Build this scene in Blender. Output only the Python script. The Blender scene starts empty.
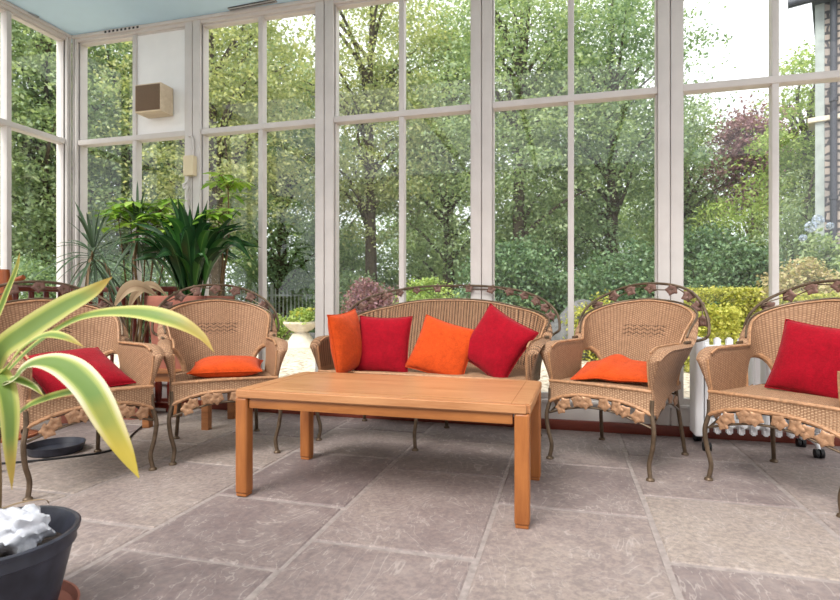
import bpy, bmesh, math, random
import numpy as np
from mathutils import Vector, Matrix

random.seed(7)
RS = np.random.RandomState(11)
PI = math.pi
S = bpy.context.scene
C = S.collection
R = math.radians

# ------------------------------------------------------------------ room and camera
YAW = R(14.9)
EYE = 0.90
FPX = 550.0
WALL_Y = 3.95
LEFT_X = -4.27
CEIL = 3.26
RAIL = 2.306
cY, sY = math.cos(YAW), math.sin(YAW)


def pt(px, py, d):
    """Room point seen at a picture position, d metres in front of the camera."""
    u = (px - 420) / FPX
    v = (300 - py) / FPX
    return Vector((d * (u * cY - sY), d * (u * sY + cY), EYE + v * d))


def gp(px, d, z=-0.05):
    p = pt(px, 300, d)
    return Vector((p.x, p.y, z))


# ------------------------------------------------------------------ object helpers
def srgb(r, g, b):
    f = lambda c: c / 12.92 if c <= 0.04045 else ((c + 0.055) / 1.055) ** 2.4
    return (f(r / 255), f(g / 255), f(b / 255), 1.0)


class MB:
    """Collects vertices, faces and uvs, then links them as one mesh object."""

    def __init__(self):
        self.v, self.f, self.uv, self.mi = [], [], [], []

    def vert(self, p):
        self.v.append((p[0], p[1], p[2]))
        return len(self.v) - 1

    def face(self, idx, uv=None, mi=0):
        self.f.append(tuple(idx))
        self.uv.append(uv)
        self.mi.append(mi)

    def grid(self, P, UV=None, wrap=False, mi=0):
        """P[i][j] points"""
        n, m = len(P), len(P[0])
        ids = [[self.vert(p) for p in row] for row in P]
        for i in range(n - 1):
            for j in range(m if wrap else m - 1):
                k = (j + 1) % m
                q = (ids[i][j], ids[i + 1][j], ids[i + 1][k], ids[i][k])
                uv = (UV[i][j], UV[i + 1][j], UV[i + 1][k], UV[i][k]) if UV else None
                self.face(q, uv, mi)
        return ids

    def tube(self, pts, r, seg=8, cap=True, mi=0):
        pts = [Vector(p) for p in pts]
        n = len(pts)
        rr = r if isinstance(r, (list, tuple)) else [r] * n
        t = [(pts[min(i + 1, n - 1)] - pts[max(i - 1, 0)]).normalized() for i in range(n)]
        a = Vector((0, 0, 1)) if abs(t[0].z) < 0.9 else Vector((1, 0, 0))
        nrm = (a - t[0] * a.dot(t[0])).normalized()
        rows = []
        for i in range(n):
            nrm = (nrm - t[i] * nrm.dot(t[i]))
            nrm.normalize()
            b = t[i].cross(nrm)
            rows.append([pts[i] + (nrm * math.cos(2 * PI * k / seg) + b * math.sin(2 * PI * k / seg)) * rr[i] for k in range(seg)])
        ids = self.grid(rows, wrap=True, mi=mi)
        if cap:
            self.face(ids[0], None, mi)
            self.face(ids[-1][::-1], None, mi)

    def lathe(self, prof, centre=(0, 0, 0), seg=24, mi=0):
        cx, cy, cz = centre
        rows = [[(cx + r * math.cos(2 * PI * k / seg), cy + r * math.sin(2 * PI * k / seg), cz + z) for k in range(seg)] for r, z in prof]
        ids = self.grid(rows, wrap=True, mi=mi)
        self.face(ids[0][::-1], None, mi)
        self.face(ids[-1], None, mi)

    def box(self, x0, x1, y0, y1, z0, z1, bev=0.0, mi=0, M=None, seg=2):
        bm = bmesh.new()
        bmesh.ops.create_cube(bm, size=1)
        for v in bm.verts:
            v.co = Vector(((x0 + x1) / 2 + v.co.x * (x1 - x0), (y0 + y1) / 2 + v.co.y * (y1 - y0), (z0 + z1) / 2 + v.co.z * (z1 - z0)))
        if bev > 0:
            bmesh.ops.bevel(bm, geom=list(bm.edges), offset=bev, segments=seg, affect='EDGES', profile=0.6)
        self.bm(bm, M, mi)

    def bm(self, bm, M=None, mi=0):
        o = len(self.v)
        bm.verts.index_update()
        for v in bm.verts:
            p = M @ v.co if M else v.co
            self.v.append((p.x, p.y, p.z))
        for f in bm.faces:
            self.face([o + v.index for v in f.verts], None, mi)
        bm.free()

    def build(self, name, mat, parent=None, smooth=True, angle=40):
        me = bpy.data.meshes.new(name)
        me.from_pydata(self.v, [], self.f)
        mats = mat if isinstance(mat, (list, tuple)) else [mat]
        for m in mats:
            me.materials.append(m)
        if any(u is not None for u in self.uv):
            lay = me.uv_layers.new(name='UVMap')
            for p, u in zip(me.polygons, self.uv):
                if u is not None:
                    for li, q in zip(p.loop_indices, u):
                        lay.data[li].uv = q
        if len(mats) > 1:
            me.polygons.foreach_set('material_index', self.mi)
        bm = bmesh.new()
        bm.from_mesh(me)
        bmesh.ops.recalc_face_normals(bm, faces=list(bm.faces))
        bm.to_mesh(me)
        bm.free()
        if smooth:
            me.polygons.foreach_set('use_smooth', [True] * len(me.polygons))
            try:
                me.set_sharp_from_angle(angle=R(angle))
            except Exception:
                pass
        me.update()
        o = bpy.data.objects.new(name, me)
        C.objects.link(o)
        if parent is not None:
            o.parent = parent
        return o


def tag(o, label=None, cat=None, group=None, kind=None):
    if label:
        o['label'] = label
    if cat:
        o['category'] = cat
    if group:
        o['group'] = group
    if kind:
        o['kind'] = kind
    return o


def struct(o):
    o['kind'] = 'structure'
    return o


def empty(name, loc, rz=0.0):
    o = bpy.data.objects.new(name, None)
    C.objects.link(o)
    o.location = loc
    o.rotation_euler = (0, 0, rz)
    o.empty_display_size = 0.1
    return o


def copy_tree(o, parent=None):
    c = o.copy()
    C.objects.link(c)
    c.parent = parent
    for ch in list(o.children):
        copy_tree(ch, c)
    return c


def lerp(a, b, t):
    return a + (b - a) * t


def sst(a, b, x):
    t = max(0.0, min(1.0, (x - a) / (b - a)))
    return t * t * (3 - 2 * t)


def spline(pts, n=8):
    """Catmull-Rom through points"""
    P = [Vector(p) for p in pts]
    P = [P[0] * 2 - P[1]] + P + [P[-1] * 2 - P[-2]]
    out = []
    for i in range(1, len(P) - 2):
        for k in range(n):
            t = k / n
            a, b, c, d = P[i - 1], P[i], P[i + 1], P[i + 2]
            out.append(0.5 * ((2 * b) + (c - a) * t + (2 * a - 5 * b + 4 * c - d) * t * t + (3 * b - a - 3 * c + d) * t ** 3))
    out.append(P[-2].copy())
    return out


# ------------------------------------------------------------------ materials
class NT:
    def __init__(self, name):
        self.m = bpy.data.materials.new(name)
        self.m.use_nodes = True
        self.t = self.m.node_tree
        self.b = self.t.nodes['Principled BSDF']
        self.out = self.t.nodes['Material Output']

    def n(self, kind, **kw):
        nd = self.t.nodes.new(kind)
        for k, v in kw.items():
            if k in nd.inputs.keys() if hasattr(nd.inputs, 'keys') else False:
                nd.inputs[k].default_value = v
            else:
                setattr(nd, k, v)
        return nd

    def l(self, a, b):
        self.t.links.new(a, b)

    def math(self, op, a, b=None, c=None):
        nd = self.t.nodes.new('ShaderNodeMath')
        nd.operation = op
        for i, q in enumerate((a, b, c)):
            if q is None:
                continue
            if isinstance(q, (int, float)):
                nd.inputs[i].default_value = q
            else:
                self.l(q, nd.inputs[i])
        return nd.outputs[0]

    def ramp(self, fac, stops, interp='LINEAR'):
        nd = self.t.nodes.new('ShaderNodeValToRGB')
        nd.color_ramp.interpolation = interp
        el = nd.color_ramp.elements
        while len(el) < len(stops):
            el.new(0.5)
        for e, (p, c) in zip(el, stops):
            e.position = p
            e.color = c if len(c) == 4 else (*c, 1)
        self.l(fac, nd.inputs[0])
        return nd.outputs[0]

    def mix(self, fac, a, b, blend='MIX'):
        nd = self.t.nodes.new('ShaderNodeMix')
        nd.data_type = 'RGBA'
        nd.blend_type = blend
        for s, q in ((nd.inputs[0], fac), (nd.inputs[6], a), (nd.inputs[7], b)):
            if isinstance(q, (int, float)):
                s.default_value = q
            elif isinstance(q, tuple):
                s.default_value = q
            else:
                self.l(q, s)
        return nd.outputs[2]

    def noise(self, scale, detail=4, rough=0.55, dist=0.0, vec=None, out=0):
        nd = self.t.nodes.new('ShaderNodeTexNoise')
        nd.inputs['Scale'].default_value = scale
        nd.inputs['Detail'].default_value = detail
        nd.inputs['Roughness'].default_value = rough
        nd.inputs['Distortion'].default_value = dist
        if vec is not None:
            self.l(vec, nd.inputs['Vector'])
        return nd.outputs[out]

    def coord(self, which='Object'):
        return self.t.nodes.new('ShaderNodeTexCoord').outputs[which]

    def mapping(self, vec, scale=(1, 1, 1), rot=(0, 0, 0), loc=(0, 0, 0)):
        nd = self.t.nodes.new('ShaderNodeMapping')
        nd.inputs['Scale'].default_value = scale
        nd.inputs['Rotation'].default_value = rot
        nd.inputs['Location'].default_value = loc
        self.l(vec, nd.inputs['Vector'])
        return nd.outputs[0]

    def bump(self, h, strength=0.5, dist=0.01):
        nd = self.t.nodes.new('ShaderNodeBump')
        nd.inputs['Strength'].default_value = strength
        nd.inputs['Distance'].default_value = dist
        self.l(h, nd.inputs['Height'])
        self.l(nd.outputs[0], self.b.inputs['Normal'])

    def base(self, c):
        if isinstance(c, tuple):
            self.b.inputs['Base Color'].default_value = c
        else:
            self.l(c, self.b.inputs['Base Color'])

    def set(self, rough=0.5, metal=0.0, spec=0.5):
        self.b.inputs['Roughness'].default_value = rough
        self.b.inputs['Metallic'].default_value = metal
        self.b.inputs['Specular IOR Level'].default_value = spec


def plain(name, col, rough=0.5, metal=0.0, var=0.12, scale=12, bump=0.0, spec=0.4):
    t = NT(name)
    nz = t.noise(scale, vec=t.coord())
    dark = tuple(c * (1 - var) for c in col[:3]) + (1,)
    lite = tuple(min(1, c * (1 + var)) for c in col[:3]) + (1,)
    t.base(t.ramp(nz, [(0.3, dark), (0.7, lite)]))
    t.set(rough, metal, spec)
    if bump:
        t.bump(nz, bump, 0.01)
    return t.m


def wicker_mat(name, lite, mid, dark, diamond=False, canes=False):
    t = NT(name)
    uvn = t.t.nodes.new('ShaderNodeUVMap')
    sep = t.t.nodes.new('ShaderNodeSeparateXYZ')
    t.l(uvn.outputs[0], sep.inputs[0])
    U, V = sep.outputs[0], sep.outputs[1]
    wob = t.noise(9, 3, vec=uvn.outputs[0])
    U2 = t.math('ADD', U, t.math('MULTIPLY', t.math('SUBTRACT', wob, 0.5), 0.006))
    V2 = t.math('ADD', V, t.math('MULTIPLY', t.math('SUBTRACT', wob, 0.5), 0.008))
    rib = t.math('SINE', t.math('MULTIPLY', U2, 2 * PI / 0.026))
    row = t.math('FLOOR', t.math('MULTIPLY', V2, 1 / 0.0062))
    par = t.math('SUBTRACT', t.math('MULTIPLY', t.math('MODULO', t.math('ABSOLUTE', row), 2.0), 2.0), 1.0)
    weave = t.math('MULTIPLY', rib, par)
    strand = t.math('ABSOLUTE', t.math('SINE', t.math('MULTIPLY', V2, PI / 0.0062)))
    ribs = t.math('ABSOLUTE', t.math('SINE', t.math('MULTIPLY', U2, PI / 0.013)))
    h = t.math('MULTIPLY', t.math('POWER', strand, 0.6), t.math('ADD', 0.78, t.math('MULTIPLY', weave, 0.22)))
    h = t.math('MULTIPLY', h, t.math('ADD', 0.36, t.math('MULTIPLY', t.math('POWER', ribs, 0.7), 0.64)))
    fine = t.noise(48, 4, 0.7, vec=t.mapping(uvn.outputs[0], scale=(1.0, 0.55, 1)))
    hh = t.math('ADD', t.math('MULTIPLY', h, 0.78), t.math('MULTIPLY', fine, 0.42))
    if diamond:
        # openwork chevron band across the middle of the back
        au = t.math('ABSOLUTE', U)
        inu = t.math('LESS_THAN', au, 0.115)
        dv = t.math('ABSOLUTE', t.math('SUBTRACT', V, 0.71))
        inv = t.math('LESS_THAN', dv, 0.036)
        tri = t.math('PINGPONG', U, 0.022)
        zz = t.math('FRACT', t.math('MULTIPLY', t.math('ADD', V, t.math('MULTIPLY', tri, 0.6)), 1 / 0.024))
        hole = t.math('MULTIPLY', t.math('MULTIPLY', inu, inv), t.math('LESS_THAN', zz, 0.40))
        hh = t.math('SUBTRACT', hh, t.math('MULTIPLY', hole, 0.24))
    if canes:
        up = t.math('ABSOLUTE', t.math('SINE', t.math('MULTIPLY', U2, PI / 0.021)))
        vary = t.noise(30, 3, 0.6, vec=t.mapping(uvn.outputs[0], scale=(1.0, 0.12, 1)))
        above = t.math('GREATER_THAN', V, 0.47)
        gap = t.math('MULTIPLY', t.math('SUBTRACT', 1.0, t.math('POWER', up, 0.8)), t.math('MULTIPLY', above, t.math('MULTIPLY', vary, 0.95)))
        hh = t.math('SUBTRACT', hh, gap)
    col = t.ramp(hh, [(0.22, dark), (0.50, mid), (0.92, lite)])
    big = t.noise(5, 3, vec=t.coord())
    col = t.mix(t.math('MULTIPLY', big, 0.35), col, tuple(c * 0.72 for c in mid[:3]) + (1,))
    t.base(col)
    t.set(0.55, 0, 0.3)
    t.bump(hh, 0.75, 0.006)
    return t.m


def wood_mat(name, a, b, scale=1.0, rough=0.35, axis=0):
    t = NT(name)
    co = t.coord()
    sc = [9 * scale, 9 * scale, 9 * scale]
    sc[axis] = 0.8 * scale
    mp = t.mapping(co, scale=tuple(sc))
    n1 = t.noise(2.2, 6, 0.62, 0.8, mp)
    n2 = t.noise(14, 4, 0.6, 0.2, mp)
    f = t.math('ADD', t.math('MULTIPLY', n1, 0.72), t.math('MULTIPLY', n2, 0.28))
    col = t.ramp(f, [(0.32, a), (0.68, b)])
    wear = t.noise(1.6, 5, 0.6, 0.3, co)
    col = t.mix(t.ramp(wear, [(0.5, (0, 0, 0, 1)), (0.72, (0.35, 0.35, 0.35, 1))]), col, tuple(min(1, c * 1.35) for c in b[:3]) + (1,))
    t.base(col)
    t.set(rough, 0, 0.4)
    t.bump(n2, 0.12, 0.003)
    return t.m


def cloth_mat(name, col, rough=0.9):
    t = NT(name)
    co = t.coord()
    fine = t.noise(130, 3, 0.7, vec=co)
    med = t.noise(26, 4, 0.7, vec=co)
    f = t.math('ADD', t.math('MULTIPLY', fine, 0.5), t.math('MULTIPLY', med, 0.5))
    t.base(t.ramp(f, [(0.3, tuple(c * 0.62 for c in col[:3]) + (1,)), (0.7, tuple(min(1, c * 1.2) for c in col[:3]) + (1,))]))
    t.set(rough, 0, 0.15)
    t.b.inputs['Sheen Weight'].default_value = 0.06
    t.bump(f, 0.6, 0.008)
    return t.m


def leaf_mat(name, stops, trans=0.35, rough=0.5, noise_scale=0.6):
    """foliage: hue varies leaf by leaf"""
    t = NT(name)
    geo = t.t.nodes.new('ShaderNodeNewGeometry')
    rnd = geo.outputs['Random Per Island']
    nz = t.noise(noise_scale, 3, 0.6, vec=t.coord())
    f = t.math('ADD', t.math('MULTIPLY', rnd, 0.5), t.math('MULTIPLY', nz, 0.5))
    col = t.ramp(f, stops)
    t.base(col)
    t.set(rough, 0, 0.3)
    tr = t.t.nodes.new('ShaderNodeBsdfTranslucent')
    t.l(t.mix(1.0, col, (1.0, 1.0, 0.55, 1), 'MULTIPLY'), tr.inputs['Color'])
    mx = t.t.nodes.new('ShaderNodeMixShader')
    mx.inputs[0].default_value = trans
    t.l(t.b.outputs[0], mx.inputs[1])
    t.l(tr.outputs[0], mx.inputs[2])
    t.l(mx.outputs[0], t.out.inputs[0])
    return t.m


def blade_mat(name, centre, margin, edge_tint, rough=0.4, trans=0.25, striped=True, tip=None):
    """strap leaf: uv.x runs across (0..1), uv.y along (0 base, 1 tip)"""
    t = NT(name)
    uvn = t.t.nodes.new('ShaderNodeUVMap')
    sep = t.t.nodes.new('ShaderNodeSeparateXYZ')
    t.l(uvn.outputs[0], sep.inputs[0])
    nz = t.noise(4, 4, 0.6, vec=t.mapping(uvn.outputs[0], scale=(9, 1, 1)))
    x = t.math('ADD', sep.outputs[0], t.math('MULTIPLY', t.math('SUBTRACT', nz, 0.5), 0.16))
    d = t.math('ABSOLUTE', t.math('SUBTRACT', x, 0.5))
    if striped:
        col = t.ramp(d, [(0.0, centre), (0.20, centre), (0.30, edge_tint), (0.42, margin)])
    else:
        col = t.ramp(d, [(0.0, edge_tint), (0.05, centre), (0.5, margin)])
    if tip:
        n2 = t.noise(3, 3, 0.6, vec=t.coord())
        f = t.math('ADD', sep.outputs[1], t.math('MULTIPLY', t.math('SUBTRACT', n2, 0.5), 0.8))
        col = t.mix(t.ramp(f, [(0.72, (0, 0, 0, 1)), (0.95, (1, 1, 1, 1))]), col, tip)
    t.base(col)
    t.set(rough, 0, 0.4)
    tr = t.t.nodes.new('ShaderNodeBsdfTranslucent')
    t.l(col, tr.inputs['Color'])
    mx = t.t.nodes.new('ShaderNodeMixShader')
    mx.inputs[0].default_value = trans
    t.l(t.b.outputs[0], mx.inputs[1])
    t.l(tr.outputs[0], mx.inputs[2])
    t.l(mx.outputs[0], t.out.inputs[0])
    return t.m


M = {}
M['white'] = plain('white_paint', srgb(203, 197, 193), 0.4, var=0.05, scale=6)
M['panel'] = plain('white_board', srgb(236, 235, 234), 0.55, var=0.04, scale=4)
M['ceiling'] = plain('pale_blue_ceiling', srgb(190, 220, 240), 0.8, var=0.03, scale=3)
M['redwood'] = wood_mat('dark_red_wood', srgb(74, 24, 18), srgb(116, 44, 32), 1.0, 0.3)
M['plinth'] = wood_mat('red_plinth', srgb(86, 36, 26), srgb(118, 54, 40), 1.0, 0.35)
M['newel'] = wood_mat('orange_brown_wood', srgb(126, 62, 32), srgb(164, 92, 52), 1.0, 0.35, axis=2)
M['table'] = wood_mat('honey_table_top', srgb(154, 100, 62), srgb(190, 140, 98), 1.0, 0.32, axis=0)
M['tableleg'] = wood_mat('honey_table_leg', srgb(130, 74, 36), srgb(168, 106, 56), 1.0, 0.35, axis=2)
M['tablerail'] = wood_mat('honey_table_rail', srgb(134, 80, 42), srgb(172, 112, 62), 1.0, 0.35, axis=0)
M['pine'] = wood_mat('brown_stand_wood', srgb(120, 74, 42), srgb(168, 112, 70), 1.0, 0.45, axis=0)
M['ply'] = wood_mat('pale_plywood', srgb(196, 176, 148), srgb(222, 206, 182), 1.0, 0.6, axis=0)
M['iron'] = plain('bronzed_iron', srgb(98, 82, 66), 0.42, 0.55, 0.25, 30)
M['ironleaf'] = plain('bronzed_tin_leaf', srgb(166, 128, 98), 0.45, 0.35, 0.30, 40)
M['ironleaf_backlit'] = plain('backlit_tin_leaf', srgb(104, 76, 66), 0.5, 0.25, 0.30, 40)  # tin leaf again, with the backlit shade of the hoop put into its colour
M['wicker'] = wicker_mat('wicker_weave', srgb(208, 172, 138), srgb(158, 120, 90), srgb(56, 38, 28))
M['wickerback'] = wicker_mat('wicker_weave_openwork', srgb(202, 162, 128), srgb(150, 112, 84), srgb(54, 36, 26), True)
M['wickersofa'] = wicker_mat('wicker_upright_canes', srgb(206, 168, 132), srgb(156, 116, 86), srgb(54, 36, 26), False, True)
M['cane'] = plain('cane_binding', srgb(166, 124, 90), 0.5, 0, 0.30, 60, 0.3)
M['red'] = cloth_mat('red_cushion_cloth', srgb(146, 4, 26))
M['orange'] = cloth_mat('orange_cushion_cloth', srgb(192, 70, 22))
M['black'] = plain('black_plastic', srgb(46, 48, 58), 0.38, 0, 0.4, 14)
M['rubber'] = plain('black_rubber', srgb(22, 22, 24), 0.5)
M['soil'] = plain('dark_soil', srgb(46, 36, 30), 0.95, 0, 0.5, 60, 1.0)
M['terra'] = plain('terracotta', srgb(150, 92, 76), 0.75, 0, 0.2, 10, 0.2)
M['bag'] = plain('white_plastic_bag', srgb(198, 201, 210), 0.35, 0, 0.1, 30, 0.3)
M['radiator'] = plain('radiator_enamel', srgb(232, 232, 234), 0.35, 0, 0.03, 4)
M['beige'] = plain('beige_plastic', srgb(214, 198, 166), 0.5, 0, 0.06, 8)
M['mesh'] = plain('brown_speaker_cloth', srgb(112, 92, 74), 0.9, 0, 0.22, 120, 0.4)
M['grey'] = plain('grey_metal', srgb(150, 152, 156), 0.45, 0.3, 0.1, 8)
M['dark'] = plain('dark_slot', srgb(34, 32, 34), 0.7)
M['rail'] = plain('pale_iron_paint', srgb(206, 208, 206), 0.5, 0, 0.1, 8)
M['stone'] = plain('pale_stone', srgb(206, 196, 178), 0.85, 0, 0.15, 12, 0.4)
M['greystone'] = plain('grey_stone', srgb(98, 98, 98), 0.9, 0, 0.25, 9, 0.6)
M['bark'] = plain('bark', srgb(78, 68, 56), 0.95, 0, 0.35, 14, 0.8)
M['stem'] = plain('woody_stem', srgb(110, 88, 58), 0.8, 0, 0.3, 30, 0.4)
M['lead'] = plain('dark_lead', srgb(58, 60, 68), 0.5, 0, 0.15, 6)
M['slate'] = plain('roof_slate', srgb(86, 88, 96), 0.7, 0, 0.25, 8)


def glass_mat():
    t = NT('window_glass')
    tr = t.t.nodes.new('ShaderNodeBsdfTransparent')
    tr.inputs[0].default_value = (0.97, 0.985, 0.98, 1)
    gl = t.t.nodes.new('ShaderNodeBsdfGlossy')
    gl.inputs['Roughness'].default_value = 0.02
    geo = t.t.nodes.new('ShaderNodeNewGeometry')
    dt = t.t.nodes.new('ShaderNodeVectorMath')
    dt.operation = 'DOT_PRODUCT'
    t.l(geo.outputs['Normal'], dt.inputs[0])
    t.l(geo.outputs['Incoming'], dt.inputs[1])
    f5 = t.math('POWER', t.math('SUBTRACT', 1.0, t.math('ABSOLUTE', dt.outputs['Value'])), 5.0)
    fr = t.math('ADD', 0.055, t.math('MULTIPLY', f5, 0.9))
    mx = t.t.nodes.new('ShaderNodeMixShader')
    t.l(fr, mx.inputs[0])
    t.l(tr.outputs[0], mx.inputs[1])
    t.l(gl.outputs[0], mx.inputs[2])
    t.l(mx.outputs[0], t.out.inputs[0])
    return t.m


M['glass'] = glass_mat()


def slab_mat():
    t = NT('riven_flagstone')
    co = t.coord()
    at = t.t.nodes.new('ShaderNodeAttribute')
    at.attribute_name = 'tone'
    tone = at.outputs['Fac']
    off = t.t.nodes.new('ShaderNodeCombineXYZ')
    t.l(t.math('MULTIPLY', tone, 37.0), off.inputs[2])
    add = t.t.nodes.new('ShaderNodeVectorMath')
    add.operation = 'ADD'
    t.l(co, add.inputs[0])
    t.l(off.outputs[0], add.inputs[1])
    v = add.outputs[0]
    # riven ripple lines
    va = t.mapping(v, scale=(2.0, 0.9, 1.0), rot=(0, 0, 0.5))
    warp = t.noise(1.5, 5, 0.55, 0.9, va)
    big = t.noise(1.4, 4, 0.6, 0.3, v)
    fine = t.noise(42, 5, 0.7, 0, v)
    mid = t.noise(5, 6, 0.6, 1.2, v)
    line = t.math('ABSOLUTE', t.math('SUBTRACT', t.math('FRACT', t.math('MULTIPLY', warp, 16.0)), 0.5))
    edge = t.ramp(line, [(0.0, (1, 1, 1, 1)), (0.09, (0, 0, 0, 1))])
    msk = t.ramp(mid, [(0.40, (0, 0, 0, 1)), (0.55, (1, 1, 1, 1))])
    edge = t.math('MULTIPLY', edge, msk)
    col = t.ramp(t.math('ADD', t.math('MULTIPLY', big, 0.6), t.math('MULTIPLY', tone, 0.4)),
                 [(0.32, srgb(120, 106, 104)), (0.5, srgb(142, 128, 123)), (0.68, srgb(157, 144, 134))])
    col = t.mix(t.ramp(fine, [(0.40, (0.5, 0.5, 0.5, 1)), (0.60, (0, 0, 0, 1))]), col, srgb(92, 84, 87))
    col = t.mix(t.ramp(mid, [(0.45, (0, 0, 0, 1)), (0.75, (0.35, 0.35, 0.35, 1))]), col, srgb(160, 149, 144))
    col = t.mix(t.math('MULTIPLY', edge, 0.42), col, srgb(186, 176, 170))
    t.base(col)
    t.set(0.62, 0, 0.3)
    h = t.math('ADD', t.math('MULTIPLY', t.math('FRACT', t.math('MULTIPLY', warp, 16.0)), 0.4), t.math('ADD', t.math('MULTIPLY', fine, 0.3), t.math('MULTIPLY', mid, 0.5)))
    t.bump(h, 0.35, 0.008)
    return t.m


M['slab'] = slab_mat()
M['mortar'] = plain('pale_mortar', srgb(144, 134, 130), 0.9, 0, 0.2, 30, 0.4)


def gravel_mat():
    t = NT('cream_gravel')
    co = t.coord()
    vo = t.t.nodes.new('ShaderNodeTexVoronoi')
    vo.inputs['Scale'].default_value = 16
    t.l(co, vo.inputs['Vector'])
    nz = t.noise(1.5, 4, 0.6, vec=co)
    col = t.ramp(vo.outputs['Distance'], [(0.0, srgb(240, 228, 208)), (0.5, srgb(214, 198, 176)), (0.8, srgb(138, 122, 104))])
    col = t.mix(t.math('MULTIPLY', nz, 0.35), col, srgb(200, 196, 186))
    t.base(col)
    t.set(0.9, 0, 0.2)
    t.bump(vo.outputs['Distance'], 0.5, 0.02)
    return t.m


M['gravel'] = gravel_mat()
M['grass'] = plain('rough_grass', srgb(82, 108, 58), 0.9, 0, 0.4, 3, 0.4)
M['hill'] = plain('far_wooded_hill', srgb(92, 118, 96), 0.95, 0, 0.3, 0.15)


def house_mat():
    t = NT('slate_rubble_wall')
    co = t.coord()
    mp = t.mapping(co, rot=(R(90), 0, 0))
    br = t.t.nodes.new('ShaderNodeTexBrick')
    br.inputs['Scale'].default_value = 1.0
    br.inputs['Brick Width'].default_value = 0.42
    br.inputs['Row Height'].default_value = 0.13
    br.inputs['Mortar Size'].default_value = 0.022
    br.inputs['Color1'].default_value = srgb(146, 139, 134)
    br.inputs['Color2'].default_value = srgb(176, 162, 150)
    br.inputs['Mortar'].default_value = srgb(58, 56, 58)
    wv = t.noise(1.6, 3, vec=mp, out=1)
    ad = t.t.nodes.new('ShaderNodeVectorMath')
    ad.operation = 'MULTIPLY_ADD'
    t.l(wv, ad.inputs[0])
    ad.inputs[1].default_value = (0.5, 0.35, 0.5)
    t.l(mp, ad.inputs[2])
    t.l(ad.outputs[0], br.inputs['Vector'])
    nz = t.noise(6, 4, vec=co)
    t.base(t.mix(t.math('MULTIPLY', nz, 0.4), br.outputs['Color'], srgb(120, 116, 120)))
    t.set(0.9, 0, 0.2)
    t.bump(br.outputs['Fac'], -0.8, 0.05)
    return t.m


M['rubble'] = house_mat()

# ================================================================== THE ROOM
# ---- flagstone floor
mb = MB()
tones = []


def slab(x0, x1, y0, y1):
    g = 0.011
    x0, x1, y0, y1 = x0 + g, x1 - g, y0 + g, y1 - g
    z0, z1, b = -0.02, 0.0, 0.006
    j = lambda: random.uniform(-0.006, 0.006)
    a = [(x0 + j(), y0 + j()), (x1 + j(), y0 + j()), (x1 + j(), y1 + j()), (x0 + j(), y1 + j())]
    cx, cy = (x0 + x1) / 2, (y0 + y1) / 2
    k = lambda p: (p[0] + (b if p[0] < cx else -b), p[1] + (b if p[1] < cy else -b))
    lo = [mb.vert((*p, z0)) for p in a]
    md = [mb.vert((*p, z1 - 0.004)) for p in a]
    hi = [mb.vert((*k(p), z1)) for p in a]
    n0 = len(mb.f)
    mb.face(hi)
    for i in range(4):
        q = (i + 1) % 4
        mb.face((lo[i], lo[q], md[q], md[i]))
        mb.face((md[i], md[q], hi[q], hi[i]))
    tones.extend([random.random()] * (len(mb.f) - n0))


XJ = [-4.27, -3.55, -2.86, -2.21, -1.57, -0.925, -0.30, 0.335, 1.0, 1.66, 2.35, 3.2]
CROSS = {3: [0.55, 1.20, 1.825, 2.62, 3.28], 4: [0.3, 0.95, 1.645, 2.22, 2.98, 3.6], 5: [0.55, 1.2, 1.89, 2.80, 3.45],
         6: [0.2, 0.85, 1.52, 2.44, 3.12], 7: [0.4, 1.1, 2.04, 2.72, 3.4]}
for i in range(len(XJ) - 1):
    ys = CROSS.get(i)
    if not ys:
        ys, y = [], random.uniform(-1.2, -0.8)
        while y < 3.7:
            if y > -1:
                ys.append(y)
            y += random.choice([0.62, 0.74, 0.9])
    ys = [-2.0, -1.2] + [y for y in ys if y > -0.6] + [WALL_Y + 0.02]
    for k in range(len(ys) - 1):
        slab(XJ[i], XJ[i + 1], ys[k], ys[k + 1])
n_sl = len(mb.f)
q = [mb.vert(p) for p in ((LEFT_X, -2.0, -0.004), (3.2, -2.0, -0.004), (3.2, WALL_Y + 0.02, -0.004), (LEFT_X, WALL_Y + 0.02, -0.004))]
mb.face(q, None, 1)
q = [mb.vert(p) for p in ((LEFT_X, -2.0, -0.12), (3.2, -2.0, -0.12), (3.2, WALL_Y + 0.02, -0.12), (LEFT_X, WALL_Y + 0.02, -0.12))]
mb.face(q, None, 1)
tones += [0.5, 0.5]
fl = struct(mb.build('floor', [M['slab'], M['mortar']], smooth=False))
at = fl.data.attributes.new('tone', 'FLOAT', 'FACE')
at.data.foreach_set('value', tones)

# ---- ceiling
mb = MB()
mb.box(LEFT_X - 0.12, 3.3, 2.2, WALL_Y + 0.12, CEIL, CEIL + 0.12)  # stops short; roof behind left open, unglazed, to bring in top light
struct(mb.build('ceiling', M['ceiling'], smooth=False))


# ---- unseen rear wall added to block low light, bars across the open roof
mb = MB()
mb.box(LEFT_X - 0.12, 3.3, -2.12, -2.0, -0.12, CEIL)
struct(mb.build('wall_light_blocker', M['panel'], smooth=False))
for k in range(7):
    mb = MB()
    x = LEFT_X + 0.02 + k * 1.24
    mb.box(x - 0.03, x + 0.03, -2.0, 2.22, CEIL, CEIL + 0.10)
    struct(mb.build('trim_%d' % (k + 1), M['white'], smooth=False))
# ---- glazed walls
def wall_back_map(s, n, z):
    return (s, WALL_Y + n, z)


def wall_left_map(s, n, z):
    return (LEFT_X - n, s, z)


def wbox(mb, fn, s0, s1, n0, n1, z0, z1, bev=0.004, mi=0):
    p = fn(s0, n0, z0)
    q = fn(s1, n1, z1)
    mb.box(min(p[0], q[0]), max(p[0], q[0]), min(p[1], q[1]), max(p[1], q[1]), z0, z1, bev, mi)


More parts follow.
